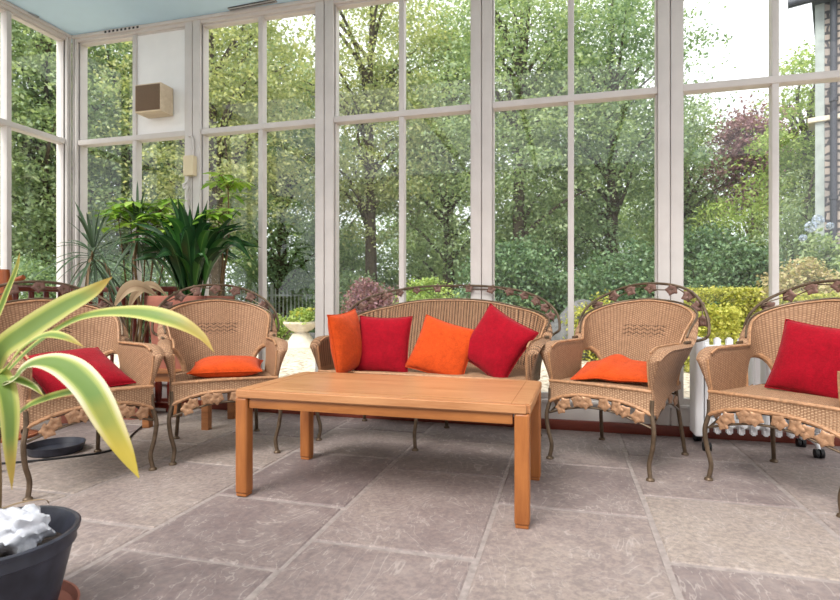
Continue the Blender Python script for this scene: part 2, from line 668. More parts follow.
def glazed_wall(wname, fn, posts, bars, wn, board=None):
    """posts = list of (centre, width); bars = glazing bar centres"""
    m = MB()
    for cx, w in posts:
        wbox(m, fn, cx - w / 2, cx + w / 2, 0.02, 0.12, 0.0, CEIL)
        wbox(m, fn, cx - w / 2, cx - 0.003, 0.0, 0.05, 0.066, CEIL, 0.006)
        wbox(m, fn, cx + 0.003, cx + w / 2, 0.0, 0.05, 0.066, CEIL, 0.006)
    a, b = posts[0][0] - posts[0][1] / 2, posts[-1][0] + posts[-1][1] / 2
    wbox(m, fn, a, b, 0.008, 0.12, 3.205, CEIL, 0.006)
    wbox(m, fn, a, b, -0.012, 0.06, 3.232, CEIL, 0.008)
    wbox(m, fn, a, b, 0.012, 0.12, 0.06, 0.19, 0.005)
    wbox(m, fn, a, b, -0.015, 0.06, 0.185, 0.205, 0.005)
    struct(m.build(wname, M['white']))
    for i in range(len(posts) - 1):
        s0 = posts[i][0] + posts[i][1] / 2
        s1 = posts[i + 1][0] - posts[i + 1][1] / 2
        m = MB()
        st = 0.010
        wbox(m, fn, s0, s0 + st, 0.03, 0.09, 0.2, 3.205)
        wbox(m, fn, s1 - st, s1, 0.03, 0.09, 0.2, 3.205)
        wbox(m, fn, s0, s1, 0.03, 0.09, 3.19, 3.215)
        wbox(m, fn, s0, s1, 0.03, 0.09, 0.2, 0.245)
        wbox(m, fn, s0, s1, 0.012, 0.10, RAIL - 0.025, RAIL + 0.022, 0.007)
        bb = [x for x in bars if s0 < x < s1]
        for x in bb:
            wbox(m, fn, x - 0.021, x + 0.021, 0.02, 0.09, 0.2, 3.205, 0.008)
        w = struct(m.build('window_%d' % wn[0], M['white']))
        edges = [s0 + st] + sum([[x - 0.021, x + 0.021] for x in bb], []) + [s1 - st]
        for k in range(0, len(edges), 2):
            for z0, z1 in ((0.24, RAIL - 0.022), (RAIL + 0.02, 3.192)):
                g = MB()
                if board and wn[0] == board[0] and k // 2 == board[1] and z0 > 1:
                    wbox(g, fn, edges[k], edges[k + 1], 0.035, 0.07, z0 - 0.005, z1 + 0.02, 0.0)
                    o = g.build('panel', M['panel'], w, smooth=False)
                    tag(o, 'plain white board filling the upper light')
                    continue
                q = [g.vert(fn(*p)) for p in ((edges[k] - 0.004, 0.06, z0 - 0.004), (edges[k + 1] + 0.004, 0.06, z0 - 0.004), (edges[k + 1] + 0.004, 0.06, z1 + 0.004), (edges[k] - 0.004, 0.06, z1 + 0.004))]
                g.face(q)
                g.build('pane', M['glass'], w, smooth=False)
        wn[0] += 1


wn = [1]
glazed_wall('wall_back', wall_back_map, [(-4.245, 0.05), (-3.02, 0.15), (-1.825, 0.155), (-0.592, 0.152), (0.667, 0.153), (1.93, 0.153), (3.2, 0.15)],
            [-3.62, -2.394, -1.2025, 0.031, 1.29, 2.56], wn, board=(1, 1))
glazed_wall('wall_left', wall_left_map, [(0.55, 0.15), (1.72, 0.15), (2.80, 0.15), (3.925, 0.05)], [1.13, 2.26, 3.395], wn)
m = MB()
wbox(m, wall_back_map, LEFT_X, 3.2, -0.018, 0.03, 0.0, 0.068, 0.004)
struct(m.build('baseboard_back', M['plinth']))
m = MB()
wbox(m, wall_left_map, 0.5, 3.93, -0.018, 0.03, 0.0, 0.068, 0.004)
struct(m.build('baseboard_left', M['plinth']))

# ================================================================== WICKER SEATING
SEAT = 0.44


def outline_leaf(s):
    """lobed vine leaf in the xz plane, stalk at the origin, pointing up"""
    pts = []
    n = 52
    for k in range(n):
        a = 2 * PI * k / n
        r = 0.385 + 0.060 * math.cos(5 * (a - PI / 2)) + 0.022 * math.cos(10 * (a - PI / 2)) + 0.05 * math.sin(a - PI / 2) ** 2
        pts.append((r * math.cos(a) * s, (0.40 + r * math.sin(a)) * s))
    return pts


def tin_leaf(mbx, base, up, nrm, s):
    """thin lobed leaf, slightly cupped"""
    up = Vector(up).normalized()
    nrm = Vector(nrm).normalized()
    side = up.cross(nrm).normalized()
    nrm = side.cross(up).normalized()
    base = Vector(base)
    o = outline_leaf(s)
    rows = []
    for t, off in ((1.0, 0.0), (0.75, 0.05 * s), (0.35, 0.04 * s), (0.02, 0.0)):
        rows.append([base + side * (x * t) + up * (0.4 * s + (z - 0.4 * s) * t) + nrm * off for x, z in o])
    back = [[p - nrm * 0.003 for p in r] for r in rows]
    ids = mbx.grid(rows + back[::-1], wrap=True)
    mbx.face(ids[0])
    mbx.face(ids[-1])


def make_wicker_seat(name, hw, mid_leg=False):
    root = empty(name, (0, 0, 0))
    yb, rc, yf = 0.27, 0.20, -0.285
    st, arc, sd = hw - rc, rc * PI / 2, (yb - rc) - yf
    L = st + arc + sd

    def path(u):
        s = 1 if u >= 0 else -1
        a = abs(u)
        if a <= st:
            return s * a, yb, 0.0, 1.0
        if a <= st + arc:
            th = (a - st) / rc
            return s * (st + rc * math.sin(th)), yb - rc + rc * math.cos(th), s * math.sin(th), math.cos(th)
        return s * hw, yb - rc - (a - st - arc), float(s), 0.0

    ub = st + arc * 0.86

    def wgt(u):
        return sst(st + arc * 0.55, st + arc * 1.05, abs(u))

    def ztop(u):
        a = abs(u)
        q = min(1.0, a / ub)
        pw = 2.0 if hw < 0.4 else 2.3
        z = 0.662 + 0.240 * max(0.0, 1 - q ** pw) ** 0.56
        d = L - a
        if d < 0.11:
            z -= 0.045 * (1 - d / 0.11) ** 2.2
        return z

    def zbot(u):
        d = L - abs(u)
        return 0.325 + 0.085 * sst(0.0, 0.26, d)

    def offs(u, z):
        w = wgt(u)
        t = max(0.0, (z - SEAT) / 0.46)
        ta = min(1.2, max(0.0, (z - SEAT) / 0.22))
        inn = (1 - w) * 0.125 * t + w * 0.004 * ta ** 1.4
        low = max(0.0, (SEAT - z) / 0.11)
        th = (1 - w) * (0.020 + 0.010 * t) + w * (0.020 + 0.066 * ta ** 1.6 + 0.010 * low)
        return inn, th

    def pos(u, z, o):
        x, y, nx, ny = path(u)
        d = L - abs(u)
        ta = min(1.2, max(0.0, (z - SEAT) / 0.22))
        fwd = 0.035 * math.sin(min(1.0, ta) * PI * 0.62) * sst(0.2, 0.0, d)
        return Vector((x + nx * o, y + ny * o - fwd, z))

    # body shell as (u, s) grid
    nU = int(2 * L / 0.0125)
    us = [lerp(-L, L, i / nU) for i in range(nU + 1)]
    nr, na = 34, 6
    grid = []           # entries (u, z, layer, extra)
    for u in us:
        zt, zb = ztop(u), zbot(u)
        inn, th = offs(u, zt)
        hr = min(th / 2, 0.030)
        col = []
        for k in range(nr + 1):
            col.append([u, lerp(zb, zt - hr, k / nr), 'i', 0.0])
        for k in range(1, na):
            a = PI * k / na
            col.append([u, zt - hr + hr * math.sin(a), 't', (1 - math.cos(a)) / 2])
        for k in range(nr + 1):
            col.append([u, lerp(zt - hr, zb, k / nr), 'o', 0.0])
        grid.append(col)
    # arched opening at each rear corner
    uc = st + arc * 0.74
    hwid, hh, hz = 0.098, 0.165, SEAT - 0.005

    def hole(u, z):
        a, b = (abs(u) - uc) / hwid, (z - hz) / hh
        if b < 0:
            return 9.0
        return (abs(a) ** 2.3 + b ** 2.3) ** (1 / 2.3)

    inside = [[e[2] != 't' and hole(e[0], e[1]) < 1.0 for e in col] for col in grid]
    nm = len(grid[0])
    for i in range(len(grid)):
        for j in range(nm):
            if not inside[i][j]:
                continue
            nb = False
            for di in (-1, 0, 1):
                for dj in (-1, 0, 1):
                    ii, jj = i + di, j + dj
                    if 0 <= ii < len(grid) and 0 <= jj < nm and not inside[ii][jj] and grid[ii][jj][1] > hz:
                        nb = True
            if nb:
                e = grid[i][j]
                h = max(0.05, hole(e[0], e[1]))
                s = 1 if e[0] >= 0 else -1
                e[0] = s * (uc + (abs(e[0]) - uc) / h)
                e[1] = hz + (e[1] - hz) / h
    m = MB()
    ids, uv = [], []
    for col in grid:
        r, q = [], []
        for (u, z, lay, ex) in col:
            inn, th = offs(u, z)
            if lay == 'i':
                p, vv = pos(u, z, inn), z
            elif lay == 'o':
                p, vv = pos(u, z, inn + th), z + 0.003
            else:
                i2, t2 = offs(u, ztop(u))
                p, vv = pos(u, z, i2 + t2 * ex), ztop(u) + t2 * ex
            r.append(m.vert(p))
            q.append((u, vv))
        ids.append(r)
        uv.append(q)
    for i in range(len(grid) - 1):
        for j in range(nm - 1):
            q4 = ((i, j), (i + 1, j), (i + 1, j + 1), (i, j + 1))
            if all(inside[a][b] for a, b in q4):
                continue
            m.face([ids[a][b] for a, b in q4], [uv[a][b] for a, b in q4])
    # front faces of the arms, gently bulged
    for i in (0, len(grid) - 1):
        col = ids[i]
        half = nm // 2
        prev = None
        nc = 7
        for k in range(half + 1):
            a, b = Vector(m.v[col[k]]), Vector(m.v[col[nm - 1 - k]])
            w = (a - b).length
            row = [col[k]]
            for c_ in range(1, nc):
                t_ = c_ / nc
                q_ = a.lerp(b, t_)
                q_.y -= min(0.034, w * 0.48) * math.sin(PI * t_) ** 0.7
                row.append(m.vert(q_))
            row.append(col[nm - 1 - k])
            uu = [w * c_ / nc * 1.3 for c_ in range(nc + 1)]
            if prev is not None:
                pr, pu, pz = prev
                for c_ in range(nc):
                    m.face((pr[c_], pr[c_ + 1], row[c_ + 1], row[c_]), ((pu[c_], pz), (pu[c_ + 1], pz), (uu[c_ + 1], a.z), (uu[c_], a.z)))
            prev = (row, uu, a.z)
    back = m.build('backrest', M['wickerback'] if hw < 0.4 else M['wickersofa'], root, angle=65)

    # bindings round the openings and along the edges
    for s in (-1, 1):
        b = MB()
        ring = []
        for k in range(25):
            a = PI * k / 24
            ca, sa = math.cos(a), math.sin(a)
            rr = (abs(ca) ** 2.3 + abs(sa) ** 2.3) ** (-1 / 2.3)
            u, z = s * (uc + hwid * rr * ca), hz + hh * rr * sa
            inn, th = offs(u, z)
            ring.append(pos(u, z, inn + th / 2))
        b.tube(ring, 0.0165, 8)
        b.build('opening_binding', M['cane'], back)
    b = MB()
    line = [pos(u, ztop(u) - 0.004, offs(u, ztop(u))[0] - 0.001) for u in us[2:-2]]
    b.tube(line, 0.006, 6)
    for i, k in ((0, -1), (len(us) - 1, 1)):
        u = us[i]
        for which in (0,):
            ln = []
            for j in range(20):
                z = lerp(zbot(u), ztop(u) - 0.012, j / 19)
                inn, th = offs(u, z)
                ln.append(pos(u, z, inn + (th if which else 0)) + Vector((0, -0.003, 0)))
            b.tube(ln, 0.0065, 6)
    b.build('edge_binding', M['cane'], back)

    # seat
    m = MB()
    nx, ny = 24, 14
    rows, uvs = [], []
    for j in range(ny + 1):
        y = lerp(yf - 0.012, yb + 0.004, j / ny)
        ww = hw + 0.004
        if y > yb - rc:
            ww = st + math.sqrt(max(0.0, rc * rc - (y - (yb - rc)) ** 2)) + 0.004
        rr, qq = [], []
        for i in range(nx + 1):
            k = lerp(-1, 1, i / nx)
            bow = 0.022 * (1 - k * k) * (1 - j / ny)
            rr.append((k * ww, y - bow, SEAT + 0.008 * (1 - k * k)))
            qq.append((k * ww, y))
        rows.append(rr)
        uvs.append(qq)
    m.grid(rows, uvs)
    m.grid([[(p[0], p[1], p[2] - 0.025) for p in r] for r in rows], uvs)
    m.build('seat', M['wicker'], root)

    # front apron with an arched lower edge
    m = MB()
    rows, uvs, lo, hi = [], [], [], []
    n = 40
    for lay in (0, 1):
        R_, U_ = [], []
        for i in range(n + 1):
            k = lerp(-1, 1, i / n)
            x = k * (hw + 0.012)
            y = yf - 0.012 - 0.022 * (1 - k * k) - 0.006 + lay * 0.018
            zb = 0.325 + 0.062 * (1 - abs(k) ** 2.6)
            col = [(x, y + 0.004 * math.sin(PI * t / 8), lerp(SEAT + 0.008 * (1 - k * k), zb, t / 8)) for t in range(9)]
            R_.append(col)
            U_.append([(x, p[2]) for p in col])
            if lay == 0:
                lo.append(col[-1])
                hi.append(col[0])
        m.grid(R_, U_)
    ap = m.build('apron', M['wicker'], root)
    b = MB()
    b.tube([Vector(p) + Vector((0, 0.006, 0)) for p in lo], 0.011, 8)
    b.tube([Vector(p) + Vector((0, 0.004, 0.002)) for p in hi], 0.009, 8)
    b.build('apron_binding', M['cane'], ap)
    # back support panel below the seat
    # legs
    fx, fy = hw + 0.012, -0.292

    def leg(pts, r=0.0115):
        g = MB()
        g.tube(spline(pts, 8), r, 10)
        f = pts[-1]
        g.lathe([(0.006, 0.018), (0.018, 0.012), (0.021, 0.006), (0.021, 0.0)], (f[0], f[1], 0.0), 14)
        return g.build('leg', M['iron'], root)

    for s in (-1, 1):
        leg([(s * fx, fy, 0.40), (s * fx, fy - 0.004, 0.33), (s * (fx + 0.014), fy - 0.016, 0.25), (s * (fx + 0.006), fy - 0.010, 0.16),
             (s * (fx - 0.012), fy - 0.006, 0.08), (s * (fx - 0.004), fy - 0.013, 0.01)])
        leg([(s * (hw - 0.045), 0.215, 0.44), (s * (hw - 0.04), 0.235, 0.30), (s * (hw - 0.028), 0.275, 0.13), (s * (hw - 0.02), 0.303, 0.01)])
    if mid_leg:
        leg([(0, fy - 0.022, 0.40), (0, fy - 0.024, 0.30), (0.008, fy - 0.028, 0.2), (-0.004, fy - 0.026, 0.1), (0, fy - 0.026, 0.01)])
        leg([(0, 0.235, 0.44), (0, 0.25, 0.30), (0, 0.285, 0.13), (0, 0.305, 0.01)])
    # stretchers and under-seat rails
    sides = []
    g = MB()
    g.tube([(lerp(-fx, fx, k / 20), fy - 0.010 - 0.012 * math.sin(PI * k / 20), 0.262 + 0.062 * math.sin(PI * k / 20)) for k in range(21)], 0.006, 8)
    g.tube([(lerp(-fx, fx, k / 20), fy - 0.006, 0.335 + 0.038 * math.sin(PI * k / 20)) for k in range(21)], 0.005, 8)
    front = g.build('stretcher', M['iron'], root)
    for s in (-1, 1):
        g = MB()
        g.tube([(s * lerp(fx, hw - 0.035, k / 14), lerp(fy, 0.25, k / 14), 0.262 + 0.075 * math.sin(PI * k / 14)) for k in range(15)], 0.006, 8)
        g.tube([(s * lerp(fx, hw - 0.04, k / 14), lerp(fy, 0.225, k / 14), 0.40) for k in range(15)], 0.006, 8)
        sides.append(g.build('stretcher', M['iron'], root))
    g = MB()
    g.tube([(lerp(-(hw - 0.04), hw - 0.04, k / 10), 0.228, 0.36) for k in range(11)], 0.006, 8)
    g.build('stretcher', M['iron'], root)
    # vine leaves under the apron
    nl = 8 if hw < 0.4 else 15
    for k in range(nl):
        t = (k + 0.5) / nl
        x = lerp(-fx + 0.02, fx - 0.02, t)
        h = math.sin(PI * t)
        z = 0.270 + 0.055 * h
        g = MB()
        a = random.uniform(-1.0, 1.0)
        tin_leaf(g, (x, fy - 0.020 - 0.012 * h, z), (math.sin(a), -0.05, math.cos(a)), (0, -1, 0.25), random.uniform(0.070, 0.084))
        g.build('vine_leaf', M['ironleaf'], front)
    for s in (-1, 1):
        for k in range(4):
            t = (k + 0.7) / 4.6
            g = MB()
            a = random.uniform(-0.5, 0.5)
            tin_leaf(g, (s * (lerp(fx, hw - 0.035, t) + 0.008), lerp(fy, 0.25, t), 0.268 + 0.07 * math.sin(PI * t)), (0, math.sin(a), math.cos(a)), (s, 0, 0.2), 0.075)
            g.build('vine_leaf', M['ironleaf'], sides[0 if s < 0 else 1])
    # iron hoop above the back
    aw = hw + 0.120
    n = 60
    zc, hz2 = 0.715, 0.290

    def hoop(th, k=1.0):
        ex = 0.92 if hw < 0.4 else 0.80
        c, s_ = math.cos(th), math.sin(th)
        x = aw * k * math.copysign(abs(c) ** ex, c)
        z = zc + hz2 * k * math.copysign(abs(s_) ** ex, s_) if s_ > 0 else zc + 0.10 * s_
        e = sst(0.35 * aw, aw, abs(x))
        y = yb + 0.05 + 0.115 * (z - SEAT) / 0.46 - 0.13 * e * e
        return Vector((x, y, z))

    pts = [hoop(lerp(-0.32, PI + 0.32, k / n)) for k in range(n + 1)]
    e0, e1 = pts[0], pts[-1]
    pin = lambda s: [Vector((s * (aw - 0.045), e0.y - 0.03, 0.672)), Vector((s * (hw + 0.055), 0.06, 0.668))]
    pts = pin(1)[::-1] + pts + pin(-1)
    g = MB()
    g.tube(spline(pts, 2), 0.0085, 8)
    hp = g.build('hoop', M['iron'], root)
    # inner wire that follows the wicker edge
    g = MB()
    g.tube([pos(u, ztop(u) + 0.006, offs(u, ztop(u))[0] + 0.024) for u in us if abs(u) < ub * 0.995], 0.006, 8)
    g.build('inner_hoop', M['iron'], root)
    nl = 9 if hw < 0.4 else 14
    vine = []
    for k in range(nl):
        th = lerp(0.22, PI - 0.22, k / (nl - 1))
        a = hoop(th)
        kk = 0.85 if hw < 0.4 else 0.90
        b = hoop(th, kk)
        mid = a.lerp(b, 0.62)
        vine += [a.lerp(b, 0.1 if k % 2 else 0.9), mid]
        g = MB()
        tilt = th - PI / 2 + random.uniform(-0.5, 0.5) + (0.9 if th < PI / 2 else -0.9)
        up = Vector((-math.sin(tilt), 0.1, math.cos(tilt)))
        s = 0.082 if hw < 0.4 else 0.072
        tin_leaf(g, mid - up * 0.4 * s, up, (0, -1, 0.2), s)
        g.build('vine_leaf', M['ironleaf_backlit'], hp)
    g = MB()
    g.tube(spline(vine, 5), 0.0035, 6)
    g.build('vine_stem', M['iron'], hp)
    return root


chair = make_wicker_seat('wicker_armchair', 0.273)
CH = 'wicker armchairs round the room'
spots = [
    ((0.301, 3.342, 0), -28.3, 'wicker armchair with iron vine hoop, holding a floppy flat orange cushion, beside the sofa'),
    ((1.101, 3.068, 0), -42.0, 'wicker armchair in front of the white radiator, holding an upright red cushion'),
    ((-2.0585, 2.972, 0), 39.7, 'wicker armchair in front of the terracotta planter, with a plump orange cushion lying flat'),
    ((-2.509, 2.313, 0), 67.0, 'wicker armchair half hidden by the variegated plant, with a slumped red cushion'),
]
for i, (loc, a, lab) in enumerate(spots):
    o = chair if i == 0 else copy_tree(chair)
    o.location = loc
    o.rotation_euler = (0, 0, R(a))
    tag(o, lab, 'armchair', CH)
sofa = make_wicker_seat('wicker_sofa', 0.66, True)
sofa.location = (-0.843, 3.487, 0)
sofa.rotation_euler = (0, 0, R(-5.5))
tag(sofa, 'wicker two seat sofa with arched iron vine hoop behind the wooden table', 'sofa')


# ================================================================== CUSHIONS
def cushion(name, mat, w, h, t, loc, rot, label, bend=0.0, sag=0.0, group=None, fold=0.0, seed=0):
    rs = random.Random(seed)
    n = 28
    m = MB()
    ph = [rs.uniform(0, 6) for _ in range(6)]

    def P(i, j, side):
        x, y = lerp(-1, 1, i / n), lerp(-1, 1, j / n)
        e = max(0.0, 1 - abs(x) ** 2.6) ** 0.55 * max(0.0, 1 - abs(y) ** 2.6) ** 0.55
        pinch = 1 - 0.075 * (1 - abs(y) ** 2) * abs(x) ** 3
        pinch2 = 1 - 0.075 * (1 - abs(x) ** 2) * abs(y) ** 3
        wr = 0.07 * math.sin(5 * x + 3 * y + ph[0]) + 0.05 * math.sin(8 * y - 4 * x + ph[1])
        z = side * t / 2 * e * (1 + wr * (1 - e * 0.6))
        X, Y = x * w / 2 * pinch, y * h / 2 * pinch2
        z += bend * (x * x) + sag * (y * y) + fold * math.exp(-((x - 0.15 * y + 0.2) / 0.28) ** 2) * (0.6 + 0.4 * y)
        return Vector((X, Y, z))

    top = [[P(i, j, 1) for j in range(n + 1)] for i in range(n + 1)]
    bot = [[P(i, j, -1) for j in range(n + 1)] for i in range(n + 1)]
    a = m.grid(top)
    m.grid(bot)
    # piping round the seam
    o = m.build(name, mat, smooth=True, angle=80)
    me = o.data
    bm = bmesh.new()
    bm.from_mesh(me)
    bmesh.ops.remove_doubles(bm, verts=list(bm.verts), dist=0.0004)
    bmesh.ops.recalc_face_normals(bm, faces=list(bm.faces))
    bm.to_mesh(me)
    bm.free()
    p = MB()
    ring = [P(i, 0, 0) for i in range(n)] + [P(n, j, 0) for j in range(n)] + [P(i, n, 0) for i in range(n, 0, -1)] + [P(0, j, 0) for j in range(n, -1, -1)]
    p.tube(ring, 0.0035, 6)
    p.build('seam_piping', mat, o)
    o.matrix_world = Matrix.Translation(Vector(loc)) @ rot
    tag(o, label, 'cushion', group)
    return o


def rot(rz, rx, ry):
    """lie flat, roll in its own plane by ry, stand up by rx, then turn by rz (degrees)"""
    return Matrix.Rotation(R(rz), 4, 'Z') @ Matrix.Rotation(R(rx), 4, 'X') @ Matrix.Rotation(R(ry), 4, 'Z')


GR = 'cushions on the wicker sofa'
cushion('cushion', M['orange'], 0.36, 0.39, 0.13, pt(347, 342, 3.50), rot(83, 82, 5), 'orange cushion turned edge on at the arm of the sofa', group=GR, seed=1)
cushion('cushion', M['red'], 0.37, 0.38, 0.13, pt(383, 345, 3.55), rot(-4, 76, 0), 'square red cushion standing upright on the sofa between two orange ones', group=GR, seed=2)
cushion('cushion', M['orange'], 0.38, 0.37, 0.13, pt(443, 349, 3.45), rot(2, 66, -17), 'orange cushion slumped sideways in the middle of the sofa', group=GR, seed=3)
cushion('cushion', M['red'], 0.385, 0.385, 0.14, pt(496, 344, 3.35), rot(-18, 70, -28), 'red cushion tipped onto its corner at the far end of the sofa', group=GR, seed=4)
GC = 'cushions on the wicker armchairs'
cushion('cushion', M['orange'], 0.42, 0.38, 0.07, (0.275, 3.30, 0.505), rot(-30, 9, 14), 'flat orange cushion crumpled on the seat of the armchair beside the sofa', fold=0.045, sag=-0.01, group=GC, seed=5)
cushion('cushion', M['red'], 0.37, 0.37, 0.13, (1.175, 3.075, 0.605), rot(-38, 70, -8), 'red cushion standing upright in the armchair by the radiator', group=GC, seed=6)
cushion('cushion', M['orange'], 0.41, 0.36, 0.12, (-1.99, 2.93, 0.495), rot(30, 4, 0), 'plump orange cushion lying flat in the armchair before the terracotta planter', group=GC, seed=7)
cushion('cushion', M['red'], 0.42, 0.40, 0.12, (-2.47, 2.31, 0.53), rot(66, 26, 8), 'red cushion slumped in the armchair behind the variegated plant', group=GC, seed=8)

# ================================================================== TABLE
TX0, TX1, TY0, TY1, TZ = -1.465, -0.128, 2.200, 2.872, 0.490
tb = empty('coffee_table', ((TX0 + TX1) / 2, (TY0 + TY1) / 2, 0), R(-1.4))
tag(tb, 'long low honey-coloured wooden coffee table on square legs', 'table')
hx, hy = (TX1 - TX0) / 2, (TY1 - TY0) / 2
m = MB()
bm = bmesh.new()
bmesh.ops.create_cube(bm, size=1)
for v in bm.verts:
    v.co = Vector((v.co.x * 2 * hx, v.co.y * 2 * hy, TZ - 0.0195 + v.co.z * 0.039))
bmesh.ops.bevel(bm, geom=[e for e in bm.edges if abs(e.verts[0].co.z - e.verts[1].co.z) > 0.02], offset=0.016, segments=5, affect='EDGES')
bmesh.ops.bevel(bm, geom=[e for e in bm.edges if abs(e.verts[0].co.z - e.verts[1].co.z) < 0.001], offset=0.005, segments=3, affect='EDGES')
m.bm(bm)
m.build('table_top', M['table'], tb)
m = MB()
for y in (-1, 1):
    m.box(-hx + 0.055, hx - 0.055, y * (hy - 0.068) - 0.0015, y * (hy - 0.068) + 0.0015, TZ - 0.001, TZ + 0.0006)
for x in (-1, 1):
    m.box(x * (hx - 0.075) - 0.0015, x * (hx - 0.075) + 0.0015, -hy + 0.01, hy - 0.01, TZ - 0.001, TZ + 0.0006)
m.build('inlay_line', M['pine'], tb, smooth=False)
for x in (-1, 1):
    for y in (-1, 1):
        m = MB()
        cx, cy = x * (hx - 0.033), y * (hy - 0.033)
        m.box(cx - 0.030, cx + 0.030, cy - 0.030, cy + 0.030, 0.012, TZ - 0.038, 0.012, seg=3)
        m.box(cx - 0.026, cx + 0.026, cy - 0.026, cy + 0.026, 0.0, 0.014, 0.004)
        m.build('leg', M['tableleg'], tb)
for y in (-1, 1):
    m = MB()
    m.box(-hx + 0.07, hx - 0.07, y * (hy - 0.028) - 0.012, y * (hy - 0.028) + 0.012, TZ - 0.084, TZ - 0.038, 0.004)
    m.build('rail', M['tablerail'], tb)
for x in (-1, 1):
    m = MB()
    m.box(x * (hx - 0.028) - 0.012, x * (hx - 0.028) + 0.012, -hy + 0.07, hy - 0.07, TZ - 0.084, TZ - 0.038, 0.004)
    m.build('rail', M['tablerail'], tb)

# ================================================================== PLANTS INDOORS
def blade(points, width, mat, name, parent, up=(0, 0, 1), fold=0.25, n=10, prof=None, twist=0.0):
    """strap leaf along a curve: five vertices across, tapering"""
    P = spline(points, n)
    up = Vector(up)
    m = MB()
    rows, uvs = [], []
    N = len(P)
    for i, p in enumerate(P):
        t = i / (N - 1)
        d = (P[min(i + 1, N - 1)] - P[max(i - 1, 0)]).normalized()
        side = d.cross(up)
        if side.length < 1e-3:
            side = Vector((1, 0, 0))
        side.normalize()
        if twist:
            side = (Matrix.Rotation(twist * t, 3, d) @ side)
        nn = side.cross(d).normalized()
        if prof:
            w = width * prof(t)
        else:
            w = width * (0.35 + 0.65 * sst(0, 0.35, t)) * max(0.02, 1 - t ** 3.2)
        row, q = [], []
        for k in range(7):
            s = lerp(-1, 1, k / 6)
            row.append(p + side * (s * w / 2) + nn * (abs(s) * fold * w / 2))
            q.append((k / 6, t))
        rows.append(row)
        uvs.append(q)
    m.grid(rows, uvs)
    return m.build(name, mat, parent, angle=80)


VAR = blade_mat('variegated_leaf', srgb(112, 138, 66), srgb(196, 194, 118), srgb(160, 172, 84), 0.45, 0.3, True, srgb(176, 150, 72))
VARW = blade_mat('white_edged_leaf', srgb(108, 136, 68), srgb(222, 218, 186), srgb(164, 176, 96), 0.45, 0.3, True, srgb(184, 164, 62))
DRY = blade_mat('dry_leaf', srgb(146, 122, 94), srgb(164, 142, 112), srgb(128, 100, 74), 0.7, 0.2, False)

# black pot with the variegated plant in the foreground
pc = Vector((-1.53, 1.165, 0))
pot = empty('plant_pot', pc)
tag(pot, 'large black plastic pot of soil in the near corner, on a red-brown saucer', 'plant pot')
m = MB()
H, RT, RB = 0.257, 0.200, 0.148
z0 = 0.022
prof = [(0.02, z0), (RB, z0), (lerp(RB, RT, 0.8), lerp(z0, H, 0.78)), (lerp(RB, RT, 0.8) + 0.008, lerp(z0, H, 0.80)), (RT - 0.004, H - 0.018), (RT + 0.006, H - 0.014), (RT + 0.008, H - 0.004), (RT + 0.003, H),
        (RT - 0.006, H - 0.002), (RT - 0.012, H - 0.02), (RT - 0.022, H - 0.07), (0.02, H - 0.075)]
m.lathe(prof, (0, 0, 0), 48)
m.build('pot_body', M['black'], pot)
m = MB()
m.lathe([(RT - 0.024, H - 0.075), (RT - 0.024, H - 0.066), (0.1, H - 0.058), (0.01, H - 0.055)], (0, 0, 0), 32)
m.build('soil', M['soil'], pot)
m = MB()
m.lathe([(0.15, 0.0), (0.19, 0.004), (0.205, 0.030), (0.199, 0.030), (0.186, 0.012), (0.02, 0.012)], (0, 0, 0), 40)
sc = m.build('plant_saucer', M['terra'])
sc.location = pc
tag(sc, 'round terracotta saucer under the black plant pot', 'saucer')

fp = empty('variegated_plant', pc + Vector((0, 0, H - 0.06)))
tag(fp, 'leafy plant with cream-edged strap leaves growing from the black pot', 'plant')
inv = fp.location.copy()


def fl_(pts, w, mat, **k):
    return blade([Vector(p) - inv for p in pts], w, mat, 'leaf', fp, **k)


TOPP = pc + Vector((-0.005, 0.0, 0.66))
m = MB()
m.tube(spline([(0, 0, -0.02), (0.01, 0.0, 0.2), (-0.012, 0.005, 0.42), TOPP - inv + Vector((0, 0, 0.05))], 8), 0.014, 10)
m.build('stem', M['stem'], fp)
fl_([TOPP, pt(0, 352, 1.46), pt(28, 330, 1.40), pt(62, 308, 1.34), pt(92, 292, 1.30), pt(112, 277, 1.27)], 0.070, VAR, up=(0.72, -0.62, 0.35), fold=0.12)
fl_([TOPP, pt(0, 380, 1.45), pt(35, 345, 1.38), pt(80, 318, 1.32), pt(130, 312, 1.27), pt(172, 320, 1.24), pt(200, 335, 1.23), pt(214, 352, 1.22)], 0.040, VAR, up=(0.3, -0.7, 0.6), fold=0.2,
    prof=lambda t: (0.4 + 0.3 * t + 0.55 * math.exp(-((t - 0.68) / 0.15) ** 2)) * max(0.03, 1 - t ** 6))
fl_([TOPP, pt(4, 372, 1.40), pt(24, 348, 1.36), pt(46, 336, 1.33), pt(66, 338, 1.31), pt(84, 347, 1.30)], 0.040, VAR, up=(0.2, -0.5, 0.8))
fl_([TOPP, pt(6, 384, 1.38), pt(34, 364, 1.30), pt(62, 366, 1.24), pt(88, 388, 1.20), pt(112, 430, 1.17), pt(139, 478, 1.15)], 0.072, VARW, up=(0.75, -0.5, 0.6), fold=0.2,
    prof=lambda t: (0.35 + 0.65 * sst(0, 0.6, t)) * max(0.03, 1 - t ** 7))
fl_([TOPP, pt(0, 425, 1.40), pt(34, 404, 1.34), pt(74, 392, 1.30), pt(100, 392, 1.28), pt(120, 405, 1.27)], 0.036, VAR, up=(0.3, -0.5, 0.8))
fl_([TOPP, pt(-8, 372, 1.42), pt(2, 382, 1.36), pt(9, 410, 1.33), pt(10, 450, 1.32), pt(12, 490, 1.32)], 0.052, VAR, up=(0.9, -0.5, 0.3))
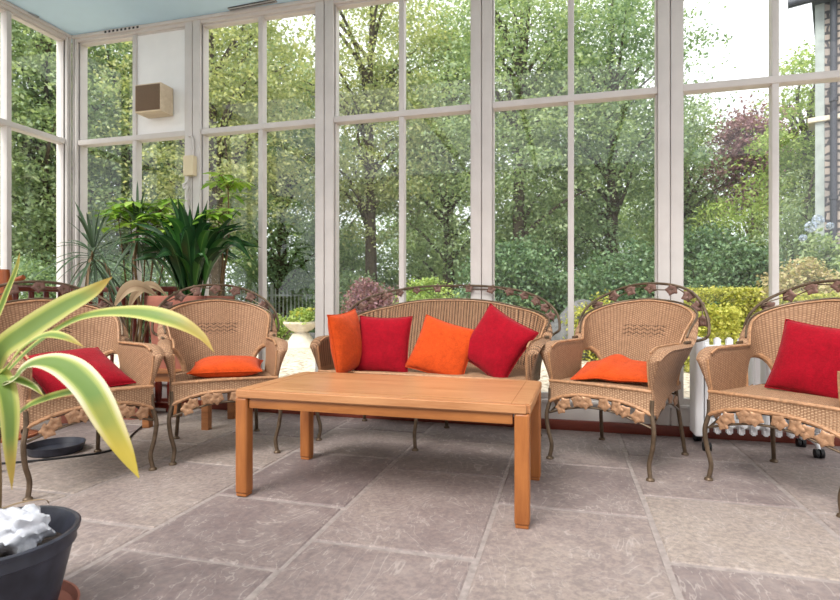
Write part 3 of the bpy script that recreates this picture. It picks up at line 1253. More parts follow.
fl_([TOPP, pt(-10, 340, 1.5), pt(4, 300, 1.5), pt(16, 270, 1.5), pt(20, 252, 1.5)], 0.018, VAR, up=(0.4, -0.7, 0.4))
fl_([TOPP, pt(-30, 350, 1.45), pt(-60, 330, 1.4), pt(-95, 345, 1.36), pt(-120, 390, 1.33)], 0.06, VAR)
fl_([TOPP, pt(-25, 330, 1.6), pt(-40, 290, 1.68), pt(-60, 270, 1.75)], 0.05, VAR)
fl_([TOPP, pt(-6, 395, 1.42), pt(10, 380, 1.36), pt(30, 385, 1.32), pt(44, 396, 1.30)], 0.03, VARW, up=(0.3, -0.5, 0.8))

# crumpled bag and dry leaf lying in the pot
bm = bmesh.new()
bmesh.ops.create_icosphere(bm, subdivisions=4, radius=1)
for v in bm.verts:
    p = v.co.copy()
    k = 1 + 0.16 * math.sin(5 * p.x + 3 * p.z) * math.sin(4 * p.y + 1) + 0.07 * math.sin(9 * p.z + 5 * p.y) + 0.06 * math.sin(14 * p.x + 9 * p.y + 6 * p.z) + 0.04 * math.sin(24 * p.z - 13 * p.x) - 0.10 * abs(math.sin(4 * p.x + 6 * p.y + 5 * p.z))
    v.co = Vector((p.x * 0.076 * k, p.y * 0.064 * k, p.z * 0.068 * k))
m = MB()
m.bm(bm)
bag = m.build('plastic_bag', M['bag'], angle=60)
bag.location = pt(20, 530, 1.51)
bag.rotation_euler = (0.1, -0.3, 0.6)
tag(bag, 'crumpled white plastic bag lying in the black plant pot', 'plastic bag')
db = pc + Vector((0.06, 0.02, 0.0))
dl = blade([pt(-30, 520, 1.40), pt(0, 510, 1.52), pt(22, 503, 1.60), pt(44, 500, 1.64), pt(50, 505, 1.66)], 0.014, DRY, 'dry_leaf', None, fold=0.4)
tag(dl, 'curled dry brown leaf lying on the rim of the black pot', 'dry leaf')

# terracotta planter on a low wooden stand, with a big dark aspidistra
stc = Vector((-2.66, 3.47, 0))
stand = empty('plant_stand', stc, R(6))
tag(stand, 'low brown wooden stand carrying the terracotta planter behind an armchair', 'plant stand')
m = MB()
m.box(-0.27, 0.27, -0.22, 0.22, 0.385, 0.415, 0.005)
m.build('stand_top', M['pine'], stand)
for x in (-1, 1):
    for y in (-1, 1):
        m = MB()
        m.box(x * 0.225 - 0.026, x * 0.225 + 0.026, y * 0.18 - 0.026, y * 0.18 + 0.026, 0, 0.385, 0.004)
        m.build('leg', M['pine'], stand)
for y in (-1, 1):
    m = MB()
    m.box(-0.2, 0.2, y * 0.18 - 0.012, y * 0.18 + 0.012, 0.325, 0.385, 0.003)
    m.build('rail', M['pine'], stand)
for x in (-1, 1):
    m = MB()
    m.box(x * 0.225 - 0.012, x * 0.225 + 0.012, -0.155, 0.155, 0.325, 0.385, 0.003)
    m.build('rail', M['pine'], stand)
pl = empty('terracotta_planter', stc + Vector((0, 0, 0.415)), R(6))
tag(pl, 'rectangular terracotta planter with a heavy rim on the wooden stand', 'planter')
m = MB()


def frustum(mb, w0, d0, w1, d1, z0, z1):
    a = [mb.vert((x * w0, y * d0, z0)) for x, y in ((-1, -1), (1, -1), (1, 1), (-1, 1))]
    b = [mb.vert((x * w1, y * d1, z1)) for x, y in ((-1, -1), (1, -1), (1, 1), (-1, 1))]
    mb.face(a[::-1])
    mb.face(b)
    for i in range(4):
        j = (i + 1) % 4
        mb.face((a[i], a[j], b[j], b[i]))


frustum(m, 0.185, 0.165, 0.215, 0.195, 0.0, 0.44)
m.build('planter_body', M['terra'], pl, smooth=False)
m = MB()
for (x0, x1, y0, y1) in ((-0.232, 0.232, -0.213, -0.178), (-0.232, 0.232, 0.178, 0.213), (-0.232, -0.197, -0.213, 0.213), (0.197, 0.232, -0.213, 0.213)):
    m.box(x0, x1, y0, y1, 0.435, 0.515, 0.008)
m.build('planter_rim', M['terra'], pl)
m = MB()
m.box(-0.20, 0.20, -0.18, 0.18, 0.435, 0.475)
m.build('soil', M['soil'], pl, smooth=False)

ASP = blade_mat('aspidistra_leaf', srgb(44, 82, 44), srgb(32, 64, 36), srgb(82, 122, 70), 0.25, 0.15, False)
ASPL = blade_mat('aspidistra_young_leaf', srgb(62, 110, 46), srgb(46, 92, 38), srgb(110, 150, 70), 0.28, 0.2, False)
asp = empty('aspidistra', stc + Vector((0, 0, 0.415 + 0.475)))
tag(asp, 'bushy dark green broad-leaved plant filling the terracotta planter', 'plant')
lens = lambda t: (0.22 if t < 0.16 else 0.22 + 0.78 * math.sin(PI * min(1, ((t - 0.16) / 0.84)) ** 0.85)) * max(0.05, 1 - t ** 7)
for k in range(76):
    a = k * 2.399 + random.uniform(-0.3, 0.3)
    lean = random.uniform(0.45, 1.15) if k > 16 else random.uniform(0.04, 0.3)
    Ln = random.uniform(0.48, 0.80)
    d = Vector((math.cos(a), math.sin(a) * 0.8, 0))
    b = Vector((d.x * 0.10 * random.random(), d.y * 0.08 * random.random(), -0.01))
    th = lean * 0.75
    p1 = b + (d * math.sin(th * 0.5) + Vector((0, 0, math.cos(th * 0.5)))) * Ln * 0.42
    p2 = p1 + (d * math.sin(th * 1.0) + Vector((0, 0, math.cos(th * 1.0)))) * Ln * 0.32
    th2 = th * random.uniform(1.6, 3.0)
    p3 = p2 + (d * math.sin(th2) + Vector((0, 0, math.cos(th2)))) * Ln * 0.30
    upv = (-d.x + random.uniform(-0.7, 0.7), -d.y + random.uniform(-0.7, 0.7), 0.4)
    blade([b, p1, p2, p3], random.uniform(0.065, 0.105), ASPL if k % 4 == 0 else ASP, 'leaf', asp, up=upv, fold=0.22, n=7, prof=lens)
dry = [blade([Vector((-0.12, -0.14, 0.0)), Vector((-0.2, -0.26, 0.10)), Vector((-0.27, -0.33, 0.08)), Vector((-0.34, -0.38, -0.06))], 0.09, DRY, 'dead_leaf', asp, up=(0.5, -0.75, 0.4), n=7, prof=lens),
       blade([Vector((-0.16, 0.0, 0.0)), Vector((-0.3, -0.05, 0.12)), Vector((-0.42, -0.08, 0.05)), Vector((-0.47, -0.1, -0.08))], 0.07, DRY, 'dead_leaf', asp, up=(0.5, -0.75, 0.4), n=7, prof=lens)]

# floor pots and tall plants in the corner
def floor_pot(loc, r, h, label, mat):
    m = MB()
    m.lathe([(r * 0.72, 0), (r * 0.95, h * 0.85), (r * 1.05, h * 0.86), (r * 1.05, h), (r * 0.95, h), (r * 0.88, h * 0.86), (0.02, h * 0.86)], (0, 0, 0), 28)
    root = empty('flower_pot', loc)
    m.build('pot_body', mat, root)
    m = MB()
    m.lathe([(r * 0.89, h * 0.855), (r * 0.89, h * 0.88), (0.02, h * 0.9)], (0, 0, 0), 20)
    m.build('soil', M['soil'], root)
    tag(root, label, 'plant pot')
    return root


DRA = blade_mat('spiky_leaf', srgb(62, 84, 58), srgb(84, 102, 78), srgb(92, 116, 80), 0.4, 0.2, False)
LIME = leaf_mat('umbrella_leaf', [(0.25, srgb(104, 148, 52)), (0.5, srgb(148, 190, 72)), (0.75, srgb(188, 216, 104))], 0.3, 0.35, 3)


def spiky(loc, top, label, n, L0, L1, potlabel, mat, pr=0.13, ph=0.26):
    floor_pot(loc, pr, ph, potlabel, mat)
    root = empty('spiky_plant', (loc[0], loc[1], ph * 0.85))
    base = Vector((loc[0], loc[1], ph * 0.85))
    m = MB()
    t = Vector(top) - base
    m.tube(spline([(0, 0, 0), t * 0.4 + Vector((0.03, 0.01, 0)), t * 0.75 + Vector((-0.02, 0, 0)), t], 6), 0.010, 8)
    m.build('cane_stem', M['stem'], root)
    for k in range(n):
        a = k * 2.399
        e = lerp(1.35, -1.15, (k + 0.5) / n) + random.uniform(-0.2, 0.2)
        L = random.uniform(L0, L1)
        d = Vector((math.cos(a) * math.cos(e), math.sin(a) * math.cos(e), math.sin(e)))
        droop = Vector((0, 0, -0.34 * L * max(0.1, math.cos(e))))
        b = t + Vector((0, 0, -0.12 * k / n))
        blade([b, b + d * L * 0.4, b + d * L * 0.75 + droop * 0.45, b + d * L + droop], 0.024, DRA, 'leaf', root, up=(0.1, -0.4, 1), fold=0.3, n=5)
    for k in range(6):
        a = k * 1.3
        d = Vector((math.cos(a), math.sin(a), 0))
        b = t + Vector((0, 0, -0.10))
        L = random.uniform(0.25, 0.4)
        blade([b, b + d * 0.09, b + d * 0.13 + Vector((0, 0, -L * 0.5)), b + d * 0.11 + Vector((0, 0, -L))], 0.016, DRY, 'dead_leaf', root, n=5)
    tag(root, label, 'plant')
    return root


spiky((-3.56, 3.30, 0), pt(94, 248, 4.12), 'thin spiky green plant with narrow blades in front of the corner post', 46, 0.28, 0.46,
      'terracotta pot on the floor holding the spiky plant by the corner', M['terra'])
spiky((-3.20, 3.52, 0), pt(138, 226, 4.22), 'taller spiky plant with drooping grey-green blades beside the dark leafy planter', 44, 0.25, 0.40,
      'brown pot on the floor holding the taller spiky plant', M['terra'])


def umbrella_plant(loc, stems, label, potlabel, in_pot=False):
    z = 0.22
    if potlabel:
        floor_pot(loc, 0.13, 0.26, potlabel, M['terra'])
    base = Vector((loc[0], loc[1], z if not in_pot else loc[2]))
    root = empty('umbrella_plant', base)
    lv = MB()
    m = MB()
    for top in stems:
        t = Vector(top) - base
        m.tube(spline([(0, 0, 0), t * 0.5 + Vector((0.02, 0.03, 0)), t], 8), [0.010 - 0.006 * i / 16 for i in range(17)], 6)
        for w in range(7):
            a0 = w * 2.4
            hub = t + Vector((math.cos(a0) * 0.10, math.sin(a0) * 0.10, random.uniform(-0.10, 0.06))) * (1 if w else 0)
            m.tube([t - Vector((0, 0, 0.05)), hub], 0.003, 5)
            for k in range(8):
                a = 2 * PI * k / 8 + w
                d = Vector((math.cos(a), math.sin(a), random.uniform(-0.55, 0.1))).normalized()
                L = random.uniform(0.11, 0.15)
                sd = d.cross(Vector((0, 0, 1))).normalized()
                nn = sd.cross(d)
                W = L * 0.19
                P = [hub + d * L * f + sd * W * g + nn * hgt * L for f, g, hgt in
                     ((0.12, 0, 0), (0.4, -0.9, 0.04), (0.65, -1, 0.03), (1.0, 0, -0.06), (0.65, 1, 0.03), (0.4, 0.9, 0.04))]
                lv.face([lv.vert(p) for p in P])
    m.build('stems', M['stem'], root)
    lv.build('foliage', LIME, root, smooth=False)
    tag(root, label, 'plant')


umbrella_plant((-3.36, 3.60, 0), [pt(130, 208, 4.25), pt(160, 205, 4.25), pt(147, 218, 4.2), pt(118, 214, 4.3), pt(172, 222, 4.2)],
               'lime green umbrella-leaved plant below the wall speaker', 'terracotta pot on the floor holding the lime green plant')
umbrella_plant((-2.52, 3.60, 0.885), [pt(228, 182, 4.12), pt(217, 212, 4.05)], 'single lime green umbrella-leaved sprig rising behind the dark leafy plant', None, True)

# ================================================================== BALUSTRADE, STAND, SMALL THINGS
def spindle_mesh(h):
    m = MB()
    m.lathe([(0.020, 0.0), (0.020, 0.02), (0.026, 0.05), (0.028, 0.14), (0.022, 0.19), (0.013, 0.21), (0.019, 0.24), (0.012, 0.27), (0.017, 0.42), (0.021, 0.55), (0.014, 0.66), (0.019, 0.69), (0.013, 0.73),
             (0.020, 0.80), (0.020, h)], (0, 0, 0), 14)
    return m


def balustrade(name_label, p0, p1, n):
    a, b = Vector((*p0, 0)), Vector((*p1, 0))
    d = (b - a)
    Ln = d.length
    root = empty('balustrade', a, math.atan2(d.y, d.x))
    tag(root, name_label, 'balustrade')
    m = MB()
    m.box(0, Ln, -0.035, 0.035, 0.965, 1.01, 0.014, seg=3)
    m.build('handrail', M['redwood'], root)
    m = MB()
    m.box(0, Ln, -0.025, 0.025, 0.03, 0.075, 0.006)
    m.box(0.02, 0.08, -0.025, 0.025, 0.0, 0.04, 0.004)
    m.box(Ln - 0.08, Ln - 0.02, -0.025, 0.025, 0.0, 0.04, 0.004)
    m.build('bottom_rail', M['redwood'], root)
    first = None
    for k in range(n):
        x = Ln * (k + 0.5) / n
        if first is None:
            first = spindle_mesh(0.90).build('spindle', M['redwood'], root)
            o = first
        else:
            o = first.copy()
            C.objects.link(o)
            o.parent = root
        o.location = (x, 0, 0.072)
    return root


balustrade('dark red turned balustrade along the glass behind the spiky plants', (-4.05, 3.76), (-3.02, 3.76), 9)
balustrade('dark red turned balustrade along the side window beyond the half hidden armchair', (-4.05, 1.4), (-4.05, 3.70), 18)

cs = empty('wooden_stand', (-3.54, 2.80, 0))
tag(cs, 'orange-brown wooden stand with a side peg at the picture edge', 'stand')
m = MB()
m.tube([(0, 0, 0.02), (-0.02, 0, 0.6), (-0.05, 0.0, 1.10)], [0.065, 0.058, 0.035], 10)
m.build('post', M['newel'], cs)
m = MB()
m.tube([(-0.04, 0, 0.99), (0.03, 0.02, 1.03), (0.085, 0.03, 1.05)], [0.018, 0.016, 0.018], 8)
m.build('peg', M['newel'], cs)
m = MB()
m.lathe([(0.16, 0), (0.16, 0.015), (0.09, 0.04), (0.05, 0.06)], (0, 0, 0), 24)
m.build('base', M['newel'], cs)

# wall speaker
sp = empty('wall_speaker', (-3.352, 3.91, 2.46))
tag(sp, 'square pale wooden speaker box with brown cloth front on the white board', 'speaker')
m = MB()
m.box(-0.128, 0.128, -0.085, 0.065, 0.0, 0.235, 0.006)
m.build('cabinet', M['ply'], sp)
m = MB()
m.box(-0.118, 0.118, -0.092, -0.083, 0.012, 0.223, 0.003)
m.build('speaker_cloth', M['mesh'], sp)
# switch box with conduit
sb = empty('switch_box', (-3.02, WALL_Y, 1.93))
tag(sb, 'beige switch box with a conduit on the white post beside the speaker', 'switch box')
m = MB()
m.box(-0.048, 0.048, -0.055, 0.0, 0.0, 0.165, 0.006)
m.build('box_body', M['beige'], sb)
m = MB()
m.tube([(0.02, -0.012, 0.16), (0.02, -0.012, 0.30), (0.0, -0.012, 0.34), (-0.03, -0.006, 0.34)], 0.009, 8)
m.build('conduit', M['white'], sb)
m = MB()
m.tube(spline([(-0.02, -0.02, 0.005), (-0.03, -0.03, -0.05), (-0.06, -0.03, -0.07), (-0.05, -0.03, -0.10), (-0.02, -0.03, -0.09), (-0.03, -0.03, -0.14), (-0.03, -0.01, -0.25)], 6), 0.011, 8)
m.build('cable_loop', M['white'], sb)
# ceiling strips and vent slots
def ceil_pt(px, py, z=CEIL):
    p = pt(px, py, 1.0)
    k = (z - EYE) / (p.z - EYE)
    return Vector((p.x * k, p.y * k, z))


for lab, p, q in (('grey slotted vent strip in the ceiling edge above the second window', ceil_pt(229, 9), ceil_pt(276, 0)),
                  ('grey slotted vent strip in the ceiling edge at the picture corner', ceil_pt(38, 17), ceil_pt(0, 1.5))):
    r = empty('vent_strip', p, math.atan2(q.y - p.y, q.x - p.x))
    Ln = (q - p).length
    m = MB()
    m.box(0, Ln, -0.022, 0.022, -0.010, 0.0, 0.003)
    m.build('housing', M['grey'], r)
    m = MB()
    m.box(0.01, Ln - 0.01, -0.024, -0.0215, -0.008, -0.002)
    m.box(0.01, Ln - 0.01, -0.004, 0.004, -0.011, -0.0095)
    m.build('slot', M['dark'], r, smooth=False)
    tag(r, lab, 'vent')
r = empty('air_vent', (-3.90, WALL_Y - 0.012, 3.238))
m = MB()
for k in range(9):
    m.box(k * 0.042, k * 0.042 + 0.020, -0.004, 0.004, -0.006, 0.012)
m.build('slot', M['dark'], r, smooth=False)
m = MB()
m.box(-0.02, 0.38, -0.002, 0.0, -0.012, 0.018)
m.build('plate', M['white'], r, smooth=False)
tag(r, 'row of small dark vent holes above the corner window', 'vent')

# oil radiator on castors
rd = empty('oil_radiator', (1.12, 3.735, 0))
tag(rd, 'white finned portable radiator on black castors behind the armchair with the red cushion', 'radiator')
NF = 10
fin0 = None
for k in range(NF):
    x = -0.29 + k * 0.066
    if fin0 is None:
        m = MB()
        bm = bmesh.new()
        bmesh.ops.create_cube(bm, size=1)
        for v in bm.verts:
            v.co = Vector((v.co.x * 0.034, v.co.y * 0.15, 0.375 + v.co.z * 0.59))
        bmesh.ops.bevel(bm, geom=[e for e in bm.edges if abs(e.verts[0].co.x - e.verts[1].co.x) > 0.01], offset=0.05, segments=5, affect='EDGES')
        bmesh.ops.bevel(bm, geom=list(bm.edges), offset=0.008, segments=2, affect='EDGES')
        m.bm(bm)
        fin0 = m.build('fin', M['radiator'], rd)
        o = fin0
    else:
        o = fin0.copy()
        C.objects.link(o)
        o.parent = rd
    o.location = (x, 0, 0)
m = MB()
for z in (0.15, 0.60):
    m.tube([(-0.31, 0, z), (0.33, 0, z)], 0.024, 12)
m.build('header_pipe', M['radiator'], rd)
m = MB()
m.box(-0.365, -0.315, -0.085, 0.085, 0.07, 0.672, 0.016, seg=3)
m.build('end_panel', M['radiator'], rd)
for x in (-0.31, 0.27):
    m = MB()
    m.tube(spline([(x, -0.125, 0.048), (x, -0.09, 0.075), (x, 0.09, 0.075), (x, 0.125, 0.048)], 5), 0.010, 8)
    ft = m.build('foot_bar', M['radiator'], rd)
    for y in (-0.125, 0.125):
        m = MB()
        for dx in (-0.013, 0.013):
            m.tube([(x + dx - 0.009, y, 0.026), (x + dx + 0.009, y, 0.026)], 0.026, 16)
        m.tube([(x, y, 0.026), (x, y, 0.052)], 0.007, 8)
        m.build('castor', M['rubber'], ft)

# black tray and cable at the left
m = MB()
m.lathe([(0.10, 0), (0.14, 0.004), (0.155, 0.05), (0.15, 0.05), (0.136, 0.012), (0.02, 0.010)], (0, 0, 0), 32)
tr = m.build('plant_tray', M['black'])
tr.location = (-2.93, 2.60, 0)
tag(tr, 'round black plastic tray on the floor behind the half hidden armchair', 'tray')
m = MB()
m.tube(spline([(-3.6, 2.0, 0.006), (-3.05, 2.28, 0.006), (-2.75, 2.50, 0.006), (-2.62, 2.72, 0.006), (-2.82, 3.1, 0.006), (-2.98, 3.4, 0.006)], 10), 0.006, 8)
cb = m.build('power_cable', M['rubber'])
tag(cb, 'black cable trailing over the floor under the half hidden armchair', 'cable')

# ================================================================== OUTDOORS
GZ = -0.06
m = MB()
q = [m.vert(p) for p in ((-60, 11.5, GZ - 0.02), (60, 11.5, GZ - 0.02), (60, 90, GZ - 0.02), (-60, 90, GZ - 0.02))]
m.face(q)
struct(m.build('ground_lawn', M['grass'], smooth=False))
m = MB()
q = [m.vert(p) for p in ((-30, -6, GZ), (30, -6, GZ), (30, 12, GZ), (-30, 12, GZ))]
m.face(q)
struct(m.build('ground_gravel', M['gravel'], smooth=False))
m = MB()
rows = []
for j in range(9):
    rr = []
    for i in range(61):
        x = lerp(-110, 90, i / 60)
        h = 3.5 + 2.0 * math.sin(x * 0.05 + 1) + 1.0 * math.sin(x * 0.13)
        t = j / 8
        rr.append((x, 62 + 26 * t + 0.002 * x * x, -0.1 + max(0, h) * math.sin(t * PI / 2)))
    rows.append(rr)
m.grid(rows)
struct(m.build('hill', M['hill']))


def leaf_cloud(name, mat, pts, sizes, parent, flat=0.5, rs=RS, aspect=0.55, drop=0.0):
    """one mesh of many small pointed leaves"""
    n = len(pts)
    nrm = rs.normal(size=(n, 3))
    nrm[:, 2] += 1.2 * flat * 2
    nrm /= np.linalg.norm(nrm, axis=1)[:, None]
    d = rs.normal(size=(n, 3))
    d[:, 2] -= drop
    d -= nrm * (d * nrm).sum(1)[:, None]
    d /= np.linalg.norm(d, axis=1)[:, None] + 1e-9
    s = np.cross(nrm, d)
    L = sizes[:, None]
    a = pts - d * L * 0.5
    b = pts + s * L * aspect * 0.5 + nrm * L * 0.08
    c = pts + d * L * 0.5
    e = pts - s * L * aspect * 0.5 + nrm * L * 0.08
    V = np.stack([a, b, c, e], 1).reshape(-1, 3).astype(np.float32)
    me = bpy.data.meshes.new(name)
    me.vertices.add(4 * n)
    me.vertices.foreach_set('co', V.ravel())
    me.loops.add(4 * n)
    me.loops.foreach_set('vertex_index', np.arange(4 * n, dtype=np.int32))
    me.polygons.add(n)
    me.polygons.foreach_set('loop_start', np.arange(0, 4 * n, 4, dtype=np.int32))
    me.materials.append(mat)
    me.update(calc_edges=True)
    me.validate()
    o = bpy.data.objects.new(name, me)
    C.objects.link(o)
    o.parent = parent
    return o


def clumps(n, centre, rad, per, spread, rs=RS, shell=0.55, low=-0.9):
    """leaf positions gathered in sprays through an ellipsoid"""
    out, cs = [], []
    while len(cs) < n:
        v = rs.normal(size=3)
        v /= np.linalg.norm(v)
        r = lerp(shell, 1.0, rs.rand()) if rs.rand() < 0.75 else rs.rand()
        v *= r
        if v[2] < low:
            continue
        cs.append(np.array(centre) + v * np.array(rad))
    for c in cs:
        k = max(4, int(per * rs.uniform(0.5, 1.5)))
        sp = spread * rs.uniform(0.6, 1.3)
        p = rs.normal(size=(k, 3)) * np.array([sp, sp, sp * 0.36])
        p[:, 2] -= 0.18 * (p[:, 0] ** 2 + p[:, 1] ** 2) / max(sp, 1e-3)
        out.append(c + p)
    return np.concatenate(out), cs


def tree(name, label, base, h, cr, zc, rz, n, per, spread, size, mat, trunk_r=0.18, cat='tree', group=None, branches=26, lean=0.0, stems=1, shell=0.55, flat=0.5, drop=0.0, aspect=0.55):
    root = empty(name, base)
    P, cs = clumps(n, (lean, 0, zc), (cr, cr, rz), per, spread, shell=shell)
    P[:, 2] = np.maximum(P[:, 2], 0.03)
    m = MB()
    for s in range(stems):
        ox = (s - (stems - 1) / 2) * 0.5
        th = min(zc + rz * 0.6, h)
        tp = [Vector((ox * 0.4, 0, 0)), Vector((ox * 0.8 + random.uniform(-.1, .1), random.uniform(-.1, .1), th * 0.35)),
              Vector((ox * 1.3 + lean * 0.6, random.uniform(-.3, .3), th * 0.7)), Vector((ox * 1.6 + lean, 0, th))]
        sp = spline(tp, 6)
        m.tube(sp, [trunk_r * (1 - 0.8 * i / (len(sp) - 1)) for i in range(len(sp))], 8)
        for c in random.sample(cs, min(branches // stems, len(cs))):
            c = Vector(c)
            k = int(max(2, min(len(sp) - 4, (c.z - 0.8) / th * len(sp) * 0.8)))
            a = sp[k]
            mid = a.lerp(c, 0.5) + Vector((random.uniform(-.2, .2), random.uniform(-.2, .2), 0.12 * (c - a).length))
            br = spline([a, mid, c], 5)
            m.tube(br, [trunk_r * 0.34 * (1 - 0.85 * i / (len(br) - 1)) for i in range(len(br))], 5, cap=False)
    m.build('trunk', M['bark'], root)
    leaf_cloud('crown', mat, P, RS.uniform(0.7, 1.3, len(P)) * size, root, flat, drop=drop, aspect=aspect)
    tag(root, label, cat, group)
    return root


LM = {}
LM['mid'] = leaf_mat('mid_green_leaves', [(0.2, srgb(122, 146, 110)), (0.5, srgb(162, 182, 140)), (0.8, srgb(204, 216, 174))], 0.48)
LM['dark'] = leaf_mat('dark_green_leaves', [(0.2, srgb(106, 130, 104)), (0.5, srgb(142, 166, 130)), (0.8, srgb(184, 202, 162))], 0.46)
LM['yellow'] = leaf_mat('yellow_green_leaves', [(0.2, srgb(140, 156, 116)), (0.5, srgb(182, 190, 142)), (0.8, srgb(222, 222, 174))], 0.48)
LM['lime'] = leaf_mat('lime_leaves', [(0.2, srgb(124, 152, 82)), (0.5, srgb(164, 188, 104)), (0.8, srgb(204, 216, 136))], 0.4)
LM['purple'] = leaf_mat('purple_leaves', [(0.2, srgb(112, 80, 90)), (0.5, srgb(152, 112, 120)), (0.8, srgb(186, 148, 150))])
LM['gold'] = leaf_mat('golden_hedge_leaves', [(0.2, srgb(140, 150, 62)), (0.5, srgb(186, 186, 84)), (0.8, srgb(218, 212, 118))])
LM['blue'] = leaf_mat('glossy_blue_green_leaves', [(0.2, srgb(72, 100, 72)), (0.5, srgb(106, 136, 96)), (0.8, srgb(154, 178, 136))], 0.32, 0.35)
LM['straw'] = leaf_mat('straw_leaves', [(0.2, srgb(158, 142, 104)), (0.5, srgb(196, 180, 140)), (0.8, srgb(176, 182, 116))])
LM['flower'] = leaf_mat('pale_blue_petals', [(0.2, srgb(168, 182, 210)), (0.8, srgb(220, 226, 240))])

TG = 'trees beyond the garden'
# name, label, px, d, h, crown r, zc, rz, clumps, leaves, spread, size, mat, trunk
forest = [
    ('dense green tree beyond the side window at the picture edge', -70, 12.5, 11, 2.6, 5.2, 5.0, 260, 60, 0.50, 0.17, 'mid'),
    ('dense green tree outside the corner post of the room', 45, 14.0, 12, 2.7, 5.6, 5.4, 270, 60, 0.52, 0.17, 'mid'),
    ('green tree seen beside the white board with the speaker', 135, 15.5, 12, 2.6, 5.8, 5.4, 260, 60, 0.52, 0.17, 'dark'),
    ('yellow-green tree filling the upper lights of the second window', 215, 13.5, 11, 2.1, 6.3, 4.4, 240, 60, 0.46, 0.16, 'yellow'),
    ('slender dark tree low in the second window behind the railings', 282, 19.5, 13, 2.8, 5.5, 5.0, 200, 60, 0.60, 0.20, 'dark'),
    ('open branching tree with yellowish leaves in the middle window', 372, 16.5, 12, 2.6, 7.2, 4.8, 240, 55, 0.52, 0.17, 'yellow'),
    ('green tree at the right of the middle window', 448, 17.5, 12, 2.4, 6.2, 5.2, 190, 60, 0.52, 0.18, 'mid'),
    ('large green tree at the left of the fourth window', 522, 15.0, 12, 2.5, 6.4, 4.6, 230, 60, 0.52, 0.17, 'mid'),
    ('large green tree with low sweeping boughs in the fourth window', 612, 16.0, 12, 2.5, 6.6, 4.4, 210, 60, 0.52, 0.17, 'dark'),
    ('shorter green tree against the white sky beside the post', 682, 19.0, 9, 1.7, 4.6, 4.0, 130, 60, 0.55, 0.19, 'mid'),
    ('bright green tree by the corner of the stone house', 812, 13.5, 8, 1.15, 4.4, 2.9, 120, 60, 0.40, 0.15, 'lime'),
    ('low broad tree in the gap behind the purple shrub', 345, 24.0, 5, 2.3, 2.6, 2.3, 130, 60, 0.5, 0.20, 'dark'),
    ('low broad tree in the gap behind the lime shrub', 432, 26.0, 5, 2.6, 2.7, 2.4, 130, 60, 0.55, 0.21, 'mid'),
    ('low dark tree behind the rhododendrons at the fourth window', 548, 21.0, 6, 2.6, 3.0, 2.6, 150, 60, 0.5, 0.20, 'dark'),
    ('low pale tree beyond the shrubs at the window post', 655, 24.0, 7, 2.8, 3.4, 3.2, 150, 60, 0.55, 0.21, 'mid'),
    ('far tall green tree behind the second window tree', 250, 30.0, 17, 5.0, 8.5, 7.5, 240, 60, 0.95, 0.32, 'mid'),
    ('far tall green tree behind the corner window trees', 90, 28.0, 17, 5.0, 8.5, 8.0, 240, 60, 0.95, 0.32, 'dark'),
    ('far tall tree behind the middle window', 420, 33.0, 17, 4.6, 9.5, 6.5, 170, 60, 0.95, 0.32, 'mid'),
    ('far tall tree behind the fourth window', 570, 32.0, 18, 4.8, 9.5, 7.0, 200, 60, 0.95, 0.32, 'mid'),
]
for lab, px, d, h, cr, zc, rz, n, per, sp_, sz, mt in forest:
    b = gp(px, d, GZ - 0.05)
    tree('tree', lab, b, h, cr, zc, rz, int(n * 0.92), int(per * 2.6), sp_ * 0.82, sz * 0.66, LM[mt], trunk_r=0.22 if d < 25 else 0.35, group=TG, branches=34)
tree('purple_tree', 'purple-leaved tree against the sky beyond the stone house', gp(757, 17, GZ), 8.5, 1.1, 5.4, 1.8, 130, 110, 0.36, 0.12, LM['purple'], group=TG)
tree('feathery_conifer', 'pale green feathery conifer with drooping boughs by the house', gp(752, 12.5, GZ), 4.4, 1.25, 1.9, 1.75, 170, 60, 0.30, 0.12, LM['straw' if False else 'lime'], 0.12, group=TG, drop=1.5, aspect=0.28)
tree('feathery_conifer', 'dark feathery conifer below the bright tree beside the house wall', gp(806, 10.5, GZ), 4.0, 0.9, 1.9, 1.7, 130, 60, 0.24, 0.10, LM['mid'], 0.10, group=TG, drop=1.5, aspect=0.28)

